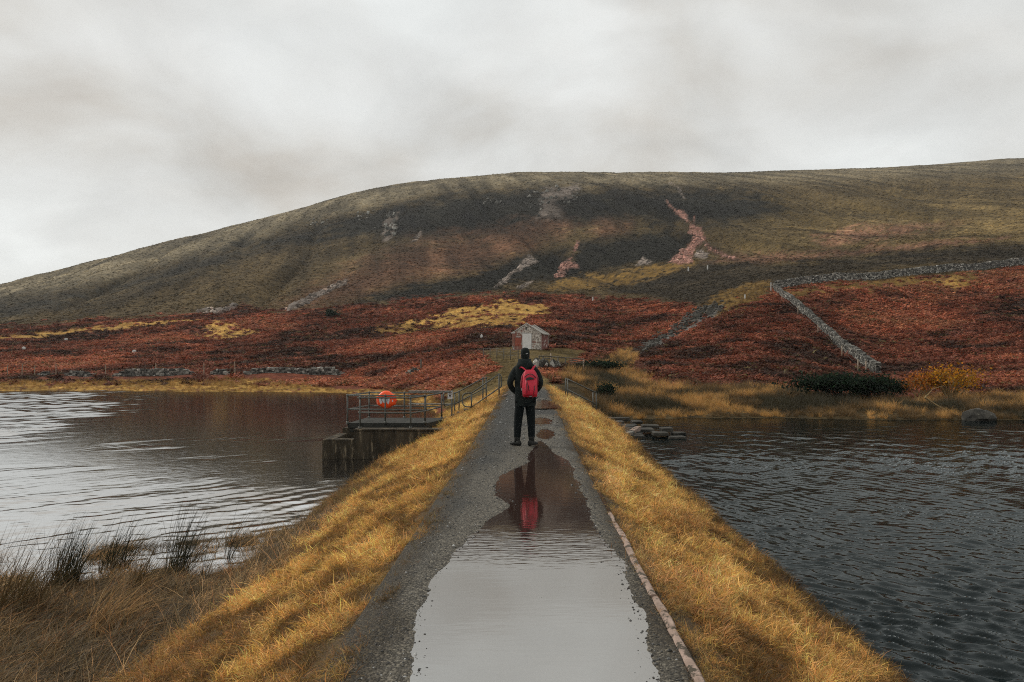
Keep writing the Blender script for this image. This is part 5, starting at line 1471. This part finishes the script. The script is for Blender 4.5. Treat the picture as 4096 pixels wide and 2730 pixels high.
for k in range(420):
    f = rs.random(); P_ = np.array([(1470, 808), (1505, 785), (1570, 748), (1610, 720), (1655, 705)])
    q = f * (len(P_) - 1); i = int(q); pt = P_[i] * (1 - q + i) + P_[min(i + 1, 4)] * (q - i) + rs.normal(0, (4 + 6 * f), 2) * np.array((1.3, 0.7))
    x_, y_ = ray_land(pt[0] * K, pt[1] * K, 60, 400)
    s_ = rs.uniform(0.15, 0.5) * y_ / 110
    add_box(bm, (x_, y_, float(land_z(x_, y_)) + s_ * 0.2), (s_ * 1.3, s_, s_ * 0.7), Euler((rs.uniform(-.4, .4), rs.uniform(-.4, .4), rs.uniform(0, 3))).to_matrix(), 0.2 * s_)
tag(bm_obj('stream_stones', bm, M_ROCK), 'grey stones lining the stream gully right of the hut', 'stones', kind='stuff')

# ------------------------------------------------------------------ shrubs and rush clumps
def shrub(name, label, x, y, rx, ry, rz, leafm, stemm, n, size, seed, lean=0.0, stems=14, topheavy=0.0, zoff=0.0):
    rs = np.random.default_rng(seed)
    z = float(land_z(x, y)) + zoff
    e_ = empty(name, (x, y, z), label, 'shrub')
    bm = bmesh.new()
    tips = []
    for k in range(stems):
        a_ = rs.uniform(0, 2 * math.pi); el = rs.uniform(0.25, 1.3)
        tip = Vector((math.cos(a_) * math.cos(el) * rx * 0.85 + lean * rz, math.sin(a_) * math.cos(el) * ry * 0.85, rz * (0.35 + 0.6 * math.sin(el))))
        mid = tip * 0.5 + Vector((rs.normal(0, 0.08), rs.normal(0, 0.08), 0.12)) * rz
        r0 = 0.022 * rz + 0.012
        add_tube(bm, [Vector((x, y, z - 0.1)) + Vector((rs.normal(0, .1), rs.normal(0, .1), 0)), Vector((x, y, z)) + mid, Vector((x, y, z)) + tip], [r0, r0 * 0.6, r0 * 0.25], 5)
        tips.append((mid, tip))
        for _ in range(3):
            t_ = mid.lerp(tip, rs.uniform(0, 0.8)); o_ = t_ + Vector((rs.normal(0, .25) * rx, rs.normal(0, .25) * ry, rs.uniform(0.05, 0.3) * rz))
            add_tube(bm, [Vector((x, y, z)) + t_, Vector((x, y, z)) + o_], [r0 * 0.35, r0 * 0.12], 4)
            tips.append((t_, o_))
    bm_obj('stems', bm, stemm, e_)
    V, Fc, S = [], [], []
    for k in range(n):
        m_, t_ = tips[rs.integers(len(tips))]
        f = rs.uniform(0.2 + 0.5 * topheavy, 1.08)
        c = np.array(m_.lerp(t_, f)) + rs.normal(0, 1, 3) * np.array((rx, ry, rz)) * 0.13
        c[2] = max(c[2], 0.05)
        d1_ = rs.normal(size=3); d1_ /= np.linalg.norm(d1_); d2_ = np.cross(d1_, rs.normal(size=3)); d2_ /= np.linalg.norm(d2_)
        s_ = size * rs.uniform(0.6, 1.4)
        sh = np.ones(3) * (1 + 0.45 * rs.uniform(-1, 1)) * (1 + 0.15 * rs.uniform(-1, 1, 3))
        i = len(V)
        V += [c - d2_ * s_ * .35, c + d1_ * s_ * .5, c + d2_ * s_ * .35, c - d1_ * s_ * .5]; S += [sh] * 4
        Fc.append((i, i + 1, i + 2, i + 3))
    o = link('foliage', mesh_shaded('foliage', V, Fc, S, leafm), None, e_, (0, 0, 0))
    return e_
M_GORSE = ownleaf('gorse_leaf', (0.022, 0.034, 0.022))
M_YEL = ownleaf('yellow_leaf', (0.40, 0.185, 0.022), trans=0.3)
M_ORL = ownleaf('orange_leaf', (0.40, 0.15, 0.03), trans=0.4)
M_TWIG = pmat('pale_twig', (0.16, 0.11, 0.05), (0.30, 0.21, 0.09), 8, 0.9)
M_DTWIG = pmat('dark_twig', (0.03, 0.026, 0.018), (0.07, 0.055, 0.04), 8, 0.9)
shrub('gorse_bush', 'broad dark green gorse bush on the right shore, left of its pair', *wp(836, 44), 2.7, 1.4, 1.35, M_GORSE, M_DTWIG, 3600, 0.17, 1)
shrub('gorse_bush', 'dark green gorse bush touching the yellow shrub on the right shore', *wp(878, 43.5), 2.2, 1.2, 1.4, M_GORSE, M_DTWIG, 3000, 0.17, 2)
shrub('yellow_shrub', 'yellow leaved shrub with bare pale stems on the right shore', *wp(950, 42.5), 2.3, 1.3, 1.75, M_YEL, M_TWIG, 1500, 0.13, 3, topheavy=1.0, stems=22)
shrub('orange_shrub', 'thin orange leaved shrub left of the yellow shrub on the right shore', *wp(922, 43), 1.1, 0.8, 1.6, M_ORL, M_TWIG, 700, 0.12, 4, topheavy=0.6, stems=12)
shrub('juniper_bush', 'single round dark bush high in the left bracken slope', *ray_land(331, 317), 2.2, 2.0, 2.0, M_GORSE, M_DTWIG, 900, 0.5, 5, zoff=-0.4)
shrub('gorse_bush', 'dark bush right of the timber fence below the bracken bank', *wp(597, 63), 2.6, 1.2, 0.85, M_GORSE, M_DTWIG, 1500, 0.2, 6)
shrub('gorse_bush', 'small dark bush just beyond the right bank steps', *wp(606, 40), 0.8, 0.6, 0.85, M_GORSE, M_DTWIG, 900, 0.10, 7)
# leaning bare branch in the shore grass
p = Vector((*wp(925, 36.5), float(land_z(*wp(925, 36.5)))))
bm = bmesh.new()
add_tube(bm, [p + Vector((0.9, -0.3, 0.1)), p + Vector((0.45, -0.1, 0.40)), p + Vector((0, 0, 0.72)), p + Vector((0.1, 0.05, 0.85))], [0.03, 0.035, 0.05, 0.03], 6)
add_tube(bm, [p + Vector((0.02, 0, 0.75)), p + Vector((0.5, 0.2, 1.15)), p + Vector((1.1, 0.3, 1.3))], [0.03, 0.02, 0.01], 5)
tag(bm_obj('broken_branch', bm, M_TWIG), 'bent pale broken branch in the right shore grass', 'branch')

M_RUSHC = ownleaf('rush_stem', (0.040, 0.040, 0.026), trans=0.15)
M_RUSHB = ownleaf('brown_rush_stem', (0.11, 0.075, 0.036), trans=0.2)
M_PALES = ownleaf('pale_sedge_stem', (0.34, 0.21, 0.10), trans=0.25)
def clump(name, label, u_, v_, h, n, spread, mat, seed, lean, az, w=0.010, droop=0.35, group='rush clumps in the left marsh'):
    rs = np.random.default_rng(seed)
    # where the ray meets the marsh
    yc = np.linspace(4, 22, 900); xc = (u_ - 512) / F * yc
    vv = screen(xc, yc, dam_z(xc, yc))[1]
    i = int(np.argmin(np.abs(vv - v_)))
    x, y = float(xc[i]), float(yc[i]); z = float(dam_z(x, y))
    h = h * 1.35
    V, Fc, S = blades(rs, n, h * 0.5, h, w, spread, lean, droop, 4, leandir=az, var=0.5)
    e_ = empty(name, (x, y, z), label, 'rushes', group)
    link('stems', mesh_shaded('stems', V, Fc, S, mat), None, e_, (0, 0, -0.05))
    return e_
clump('rush_clump', 'dense dark upright rush clump, tallest on the left marsh', 62, 588, 0.88, 240, 0.19, M_RUSHC, 1, 0.12, 0.6)
clump('rush_clump', 'sparser dark rush clump second from the left on the marsh', 112, 570, 0.80, 130, 0.20, M_RUSHC, 2, 0.28, 0.4)
clump('rush_clump', 'brown leaning rush clump in the middle of the marsh', 136, 590, 0.85, 60, 0.10, M_RUSHB, 3, 0.32, 0.3)
clump('rush_clump', 'dark rush clump with drooping tops right of the brown one', 176, 575, 0.95, 130, 0.17, M_RUSHC, 4, 0.18, 0.5)
clump('rush_clump', 'thin pair of upright dark rush stems near the golden slope', 202, 578, 0.85, 12, 0.05, M_RUSHC, 5, 0.05, 0.6)
clump('rush_clump', 'dead branching weed stem standing at the water edge', 226, 562, 1.0, 18, 0.05, M_RUSHC, 6, 0.20, 0.5, droop=0.6)
clump('rush_clump', 'grey green leaning rush clump at the far left edge', 6, 612, 1.0, 260, 0.35, M_RUSHB, 7, 0.55, 0.35, droop=0.4)
clump('sedge_clump', 'pale pinkish sedge clump swept to the right in the marsh', 102, 625, 0.75, 170, 0.22, M_PALES, 8, 0.75, 0.4, droop=0.8)
clump('rush_clump', 'wispy dark reeds standing in shallow water right of the marsh', 244, 545, 0.6, 50, 0.25, M_RUSHC, 9, 0.25, 0.4)

# ------------------------------------------------------------------ the walker
SPEC0 = 1
M_COAT = pmat('dark_coat', (0.006, 0.009, 0.009), (0.019, 0.024, 0.023), 9, 0.85, 0.01, 10)
M_TROU = pmat('dark_trousers', (0.004, 0.006, 0.0065), (0.008, 0.011, 0.012), 20, 0.85, 0.01, 14)
M_BOOT = pmat('boot_leather', (0.012, 0.013, 0.012), (0.03, 0.029, 0.026), 20, 0.6)
M_HAT = pmat('dark_cap', (0.008, 0.011, 0.011), (0.016, 0.019, 0.018), 25, 0.9, 0.004, 90)
M_SKIN = pmat('skin', (0.28, 0.16, 0.11), (0.34, 0.20, 0.14), 12, 0.6)
M_PACK = pmat('crimson_nylon', (0.42, 0.008, 0.028), (0.62, 0.014, 0.045), 9, 0.55, 0.012, 16)
M_PACKD = pmat('dark_red_nylon', (0.20, 0.022, 0.035), (0.33, 0.04, 0.055), 12, 0.65, 0.006, 30)
M_GREYT = pmat('grey_trim', (0.25, 0.25, 0.26), (0.40, 0.40, 0.40), 20, 0.5)
PX, PYY = 0.245, 13.72
PZ = float(path_z(np.array(PX), np.array(PYY)))
man = empty('person', (PX, PYY, PZ), 'person in a dark hooded coat standing on the path facing the hill', 'person')
def W(x, y, z): return Vector((PX + x, PYY + y, PZ + z))
def E(x, y, z, rx, ry, n=24, pw=2.3, rot=0.0):
    return [W(p.x, p.y, p.z) for p in ellipse((x, y, z), rx, ry, n, pw, rot)]
def skin_body(name, joints, edges, mat, parent, sub=2, root=0):
    me = bpy.data.meshes.new(name)
    me.from_pydata([W(*j[:3]) for j in joints], edges, [])
    o = bpy.data.objects.new(name, me); COL.objects.link(o)
    sk = o.modifiers.new('skin', 'SKIN'); sk.use_smooth_shade = True
    for i, j in enumerate(joints):
        d_ = me.skin_vertices[0].data[i]; d_.radius = (j[3], j[3] if len(j) < 5 else j[4]); d_.use_root = (i == root)
    ss = o.modifiers.new('sub', 'SUBSURF'); ss.levels = sub; ss.render_levels = sub
    dg = bpy.context.evaluated_depsgraph_get(); dg.update()
    ev = o.evaluated_get(dg); m2 = bpy.data.meshes.new_from_object(ev)
    bpy.data.objects.remove(o)
    m2.materials.clear()
    m2.name = name
    m2.polygons.foreach_set('use_smooth', [True] * len(m2.polygons))
    return link(name, m2, mat, parent)
# the body itself: one continuous figure, head with nose and ears, mostly hidden by the clothes
J = [(0, 0, 0.93, 0.12), (0, 0.0, 1.12, 0.115), (0, 0.0, 1.34, 0.13), (0, -0.005, 1.50, 0.06), (0, 0.0, 1.57, 0.052), (0, 0.012, 1.65, 0.072), (0, 0.015, 1.73, 0.075), (0, 0.012, 1.77, 0.05),
     (-0.17, 0, 1.44, 0.055), (-0.29, -0.03, 1.16, 0.042), (-0.19, 0.09, 0.99, 0.034), (-0.16, 0.13, 0.94, 0.036),
     (0.17, 0, 1.44, 0.055), (0.29, -0.03, 1.16, 0.042), (0.19, 0.09, 0.99, 0.034), (0.16, 0.13, 0.94, 0.036),
     (-0.10, 0, 0.86, 0.075), (-0.115, 0.01, 0.47, 0.05), (-0.135, -0.01, 0.10, 0.036), (0.09, 0, 0.86, 0.075), (0.10, 0.01, 0.47, 0.05), (0.105, -0.01, 0.10, 0.036), (0, 0.092, 1.665, 0.014)]
Ed = [(0, 1), (1, 2), (2, 3), (3, 4), (4, 5), (5, 6), (6, 7), (2, 8), (8, 9), (9, 10), (10, 11), (2, 12), (12, 13), (13, 14), (14, 15), (0, 16), (16, 17), (17, 18), (0, 19), (19, 20), (20, 21), (5, 22)]
skin_body('body', J, Ed, M_SKIN, man)
for sx in (-1, 1):
    bm = bmesh.new(); bmesh.ops.create_icosphere(bm, subdivisions=2, radius=1.0, matrix=Matrix.LocRotScale(W(sx * 0.081, 0.012, 1.655), None, (0.010, 0.020, 0.033)))
    bm_obj('ear', bm, M_SKIN, man, smooth=True)
# trousers: hips and two tapering legs
Jt = [(0, 0, 0.92, 0.15, 0.17), (-0.095, 0, 0.80, 0.115, 0.105), (-0.128, 0.012, 0.50, 0.086), (-0.145, -0.005, 0.26, 0.073), (-0.150, -0.01, 0.115, 0.069),
      (0.085, 0, 0.80, 0.115, 0.105), (0.108, 0.012, 0.50, 0.084), (0.115, -0.005, 0.26, 0.071), (0.118, -0.01, 0.115, 0.067)]
skin_body('trousers', Jt, [(0, 1), (1, 2), (2, 3), (3, 4), (0, 5), (5, 6), (6, 7), (7, 8)], M_TROU, man)
for sx, (fx, rz_) in ((-1, (-0.155, 0.62)), (1, (0.123, -0.50))):
    # boots, toes turned out and away from the camera
    bm = bmesh.new()
    secs = []
    for (t_, wd, hh) in ((-0.10, 0.036, 0.075), (-0.085, 0.046, 0.10), (-0.03, 0.048, 0.105), (0.04, 0.047, 0.085), (0.11, 0.052, 0.062), (0.17, 0.046, 0.05), (0.195, 0.028, 0.036)):
        ring = []
        for k in range(12):
            a_ = 2 * math.pi * k / 12
            lx, lz_ = wd * math.cos(a_), hh * (0.5 + 0.5 * math.sin(a_))
            # local forward is +y turned by rz_
            px = lx * math.cos(rz_) - t_ * math.sin(rz_); py = lx * math.sin(rz_) + t_ * math.cos(rz_)
            ring.append(W(fx + px, -0.01 + py, lz_))
        secs.append(ring)
    loft(bm, secs); bmesh.ops.recalc_face_normals(bm, faces=bm.faces[:])
    bt_ = bm_obj('boot', bm, M_BOOT, man, smooth=True)
    bm = bmesh.new(); loft(bm, [E(fx + 0.006 * sx * -1, -0.01, z_, r_, r_ * 1.05, 14) for z_, r_ in ((0.06, 0.052), (0.12, 0.054), (0.165, 0.058), (0.175, 0.05))])
    bm_obj('boot_cuff', bm, M_BOOT, man, smooth=True)
# coat: torso loft and skinned sleeves with the hands pushed into the pockets
bm = bmesh.new()
prof = [(0.735, 0.192, 0.135), (0.78, 0.197, 0.14), (0.90, 0.198, 0.145), (1.02, 0.194, 0.142), (1.12, 0.188, 0.138), (1.24, 0.198, 0.142), (1.34, 0.212, 0.145), (1.42, 0.212, 0.135), (1.465, 0.185, 0.12), (1.50, 0.13, 0.10), (1.53, 0.085, 0.085), (1.545, 0.078, 0.08)]
secs = []
for z_, rx, ry in prof:
    ring = []
    for k in range(28):
        a_ = 2 * math.pi * k / 28
        fold = 1 + 0.022 * math.sin(a_ * 5 + z_ * 9) * (1 if z_ < 1.2 else 0.4)
        cx_, sy_ = math.cos(a_), math.sin(a_)
        ring.append(W(rx * fold * math.copysign(abs(cx_) ** 0.85, cx_), ry * fold * math.copysign(abs(sy_) ** 0.85, sy_), z_ + (0.006 * math.sin(a_ * 3) if z_ < 0.76 else 0)))
    secs.append(ring)
loft(bm, secs, cap0=False); bmesh.ops.recalc_face_normals(bm, faces=bm.faces[:])
coat = bm_obj('coat', bm, M_COAT, man, smooth=True)
Js = [(0.0, 0.0, 1.40, 0.10), (-0.165, 0.0, 1.425, 0.078), (-0.235, -0.012, 1.30, 0.075), (-0.290, -0.03, 1.155, 0.062), (-0.262, 0.03, 1.075, 0.058), (-0.195, 0.085, 1.00, 0.052), (-0.165, 0.11, 0.965, 0.045),
      (0.165, 0.0, 1.425, 0.078), (0.235, -0.012, 1.30, 0.075), (0.288, -0.03, 1.16, 0.062), (0.262, 0.03, 1.08, 0.058), (0.195, 0.085, 1.00, 0.052), (0.165, 0.11, 0.965, 0.045)]
skin_body('sleeves', Js, [(0, 1), (1, 2), (2, 3), (3, 4), (4, 5), (5, 6), (0, 7), (7, 8), (8, 9), (9, 10), (10, 11), (11, 12)], M_COAT, man)
# vent line at the back of the coat, hood lying on the shoulders, collar
box_obj('back_vent', (PX - 0.025, PYY - 0.139, PZ + 0.85), (0.006, 0.02, 0.23), M_BLACK, man)
bm = bmesh.new()
loft(bm, [E(0, -0.03, 1.40, 0.10, 0.09), E(0, -0.045, 1.44, 0.155, 0.11), E(0, -0.045, 1.485, 0.165, 0.12), E(-0.005, -0.035, 1.525, 0.14, 0.115), E(-0.008, -0.02, 1.56, 0.125, 0.105), E(-0.008, -0.01, 1.60, 0.118, 0.10), E(-0.006, -0.005, 1.605, 0.10, 0.085), E(0, 0, 1.56, 0.085, 0.075)])
bmesh.ops.recalc_face_normals(bm, faces=bm.faces[:])
bm_obj('hood', bm, M_COAT, man, smooth=True)
bm = bmesh.new()
loft(bm, [E(0, 0.0, 1.545, 0.066, 0.07), E(0, 0.0, 1.59, 0.068, 0.076), E(0, 0.004, 1.63, 0.076, 0.09), E(0, 0.008, 1.68, 0.083, 0.10), E(0, 0.010, 1.735, 0.084, 0.103), E(0, 0.010, 1.775, 0.074, 0.092), E(0, 0.010, 1.802, 0.05, 0.065), E(0, 0.010, 1.812, 0.02, 0.03)], cap0=False)
bmesh.ops.recalc_face_normals(bm, faces=bm.faces[:])
hat = bm_obj('cap', bm, M_HAT, man, smooth=True)
bm = bmesh.new(); add_box(bm, W(0.030, -0.088, 1.70), (0.040, 0.012, 0.014), Euler((0, -0.25, 0)).to_matrix()); bm_obj('cap_buckle', bm, M_GREYT, hat)
# backpack
bp_ = empty('backpack', (PX + 0.085, PYY - 0.2, PZ + 0.92), 'crimson red backpack worn low on the back of the person', 'backpack')
bcx = 0.083
def packring(z_, rx, y0, y1, n=24, pw=3.2, sh=0.0):
    c = (y0 + y1) / 2; ry = abs(y1 - y0) / 2
    return E(bcx + sh, c, z_, rx, ry, n, pw)
bm = bmesh.new()
loft(bm, [packring(0.905, 0.115, -0.15, -0.25), packring(0.92, 0.132, -0.145, -0.285), packring(1.00, 0.138, -0.14, -0.315), packring(1.12, 0.137, -0.14, -0.31, sh=-0.003), packring(1.22, 0.134, -0.14, -0.29), packring(1.30, 0.124, -0.14, -0.265), packring(1.36, 0.108, -0.14, -0.24), packring(1.395, 0.085, -0.145, -0.215), packring(1.405, 0.055, -0.15, -0.20)])
bmesh.ops.recalc_face_normals(bm, faces=bm.faces[:])
bag = bm_obj('bag', bm, M_PACK, bp_, smooth=True)
# front pocket with a dark curved zip, side panels, base, straps
bm = bmesh.new()
def pk(z_, rx, yo, sh=0.0): return E(bcx + 0.004 + sh, yo, z_, rx, 0.055, 20, 3.0)
loft(bm, [pk(0.935, 0.095, -0.27), pk(0.97, 0.105, -0.295), pk(1.08, 0.105, -0.295), pk(1.18, 0.10, -0.275), pk(1.235, 0.085, -0.255), pk(1.25, 0.06, -0.24)])
bmesh.ops.recalc_face_normals(bm, faces=bm.faces[:])
bm_obj('front_pocket', bm, M_PACK, bp_, smooth=True)
bm = bmesh.new()
add_tube(bm, [W(bcx + a_, -0.275 - 0.028 * math.cos(a_ / 0.115 * 1.3), 1.33 - 6.0 * a_ * a_) for a_ in np.linspace(-0.10, 0.112, 9)], 0.0075, 6); bm_obj('zip', bm, M_BLACK, bag)
bm = bmesh.new(); loft(bm, [[W(bcx + a_, -0.318, 1.262 + h_ * (1 - (a_ / 0.085) ** 2) - 0.03 * (a_ / 0.085) * 0 ) for a_ in np.linspace(-0.08, 0.085, 8)] for h_ in (-0.012, 0.026)], False, False)
bm.free()
bm = bmesh.new(); pts = [(-0.085, 1.235), (-0.05, 1.262), (0.0, 1.272), (0.05, 1.262), (0.085, 1.238), (0.05, 1.232), (0.0, 1.225), (-0.05, 1.215)]
f_ = [bm.verts.new(W(bcx + a_, -0.322 - 0.004, z_)) for a_, z_ in pts]; g_ = [bm.verts.new(v_.co + Vector((0, 0.05, 0))) for v_ in f_]
bm.faces.new(f_); bm.faces.new(g_[::-1])
for k in range(8): bm.faces.new((f_[k], f_[(k + 1) % 8], g_[(k + 1) % 8], g_[k]))
bmesh.ops.recalc_face_normals(bm, faces=bm.faces[:]); bm_obj('pocket_opening', bm, M_BLACK, bag)
for (xa, za, xb, zb_) in ((-0.07, 1.22, -0.02, 1.02), (-0.075, 1.16, -0.06, 0.98), (0.075, 1.12, 0.06, 0.96)):
    tube_obj('bungee', [W(bcx + xa, -0.335, za), W(bcx + (xa + xb) / 2 + 0.01, -0.352, (za + zb_) / 2), W(bcx + xb, -0.350, zb_)], 0.006, M_BLACK, bp_, 5)
bm = bmesh.new(); add_box(bm, W(bcx + 0.01, -0.288, 0.925), (0.045, 0.012, 0.022)); bm_obj('badge', bm, M_GREYT, bp_)
for (pts, w_) in (([(-0.10, -0.135, 1.43), (-0.085, -0.150, 1.46), (-0.045, -0.175, 1.44), (0.02, -0.19, 1.385)], 0.018), ([(0.175, -0.06, 1.485), (0.165, -0.13, 1.47), (0.145, -0.175, 1.44), (0.115, -0.195, 1.385)], 0.036)):
    bm = bmesh.new()
    L_, R_ = [], []
    for (a_, b__, c_) in pts:
        L_.append(W(a_ - w_ * 0.8, b__, c_ - w_ * 0.3)); R_.append(W(a_ + w_ * 0.8, b__, c_ + w_ * 0.3))
    va = [bm.verts.new(q) for q in L_]; vb = [bm.verts.new(q) for q in R_]
    vc = [bm.verts.new(q + Vector((0, 0.014, 0))) for q in L_]; vd = [bm.verts.new(q + Vector((0, 0.014, 0))) for q in R_]
    for k in range(len(pts) - 1):
        bm.faces.new((va[k], vb[k], vb[k + 1], va[k + 1])); bm.faces.new((vc[k], vc[k + 1], vd[k + 1], vd[k]))
        bm.faces.new((va[k], va[k + 1], vc[k + 1], vc[k])); bm.faces.new((vb[k], vd[k], vd[k + 1], vb[k + 1]))
    bmesh.ops.recalc_face_normals(bm, faces=bm.faces[:])
    bm_obj('shoulder_strap', bm, M_PACK, bp_)
bm = bmesh.new(); add_tube(bm, [W(bcx - 0.095, -0.19, 1.36), W(bcx - 0.135, -0.19, 1.28), W(bcx - 0.155, -0.17, 1.15), W(bcx - 0.155, -0.15, 1.06)], [0.018, 0.022, 0.022, 0.016], 8); bm_obj('side_strap', bm, M_PACKD, bp_, smooth=True)
bm = bmesh.new(); add_box(bm, W(bcx - 0.152, -0.175, 1.045), (0.02, 0.03, 0.04)); bm_obj('buckle', bm, M_GREYT, bp_)
bm = bmesh.new(); add_tube(bm, [W(bcx + 0.10, -0.21, 1.35), W(bcx + 0.135, -0.22, 1.26), W(bcx + 0.142, -0.21, 1.12)], [0.016, 0.018, 0.012], 8); bm_obj('side_strap', bm, M_PACKD, bp_, smooth=True)

# ------------------------------------------------------------------ thin haze between here and the hill
bm = bmesh.new()
add_box(bm, (0, 560, 163), (4200, 1240, 334))
bmesh.ops.recalc_face_normals(bm, faces=bm.faces[:])
m = bpy.data.materials.new('thin_haze'); m.use_nodes = True
t = m.node_tree; t.nodes.clear()
o_ = t.nodes.new('ShaderNodeOutputMaterial'); pv = t.nodes.new('ShaderNodeVolumePrincipled')
pv.inputs['Color'].default_value = (0.93, 0.94, 0.93, 1); pv.inputs['Density'].default_value = 0.00011
t.links.new(pv.outputs[0], o_.inputs['Volume'])
tag(bm_obj('haze', bm, m), 'thin pale haze in the air over the valley', 'haze', kind='stuff')
for nm in ('dark_coat', 'dark_trousers', 'boot_leather', 'dark_cap', 'concrete', 'deck_concrete', 'wet_slab'):
    MATS[nm].node_tree.nodes['Principled BSDF'].inputs['Specular IOR Level'].default_value = 0.15
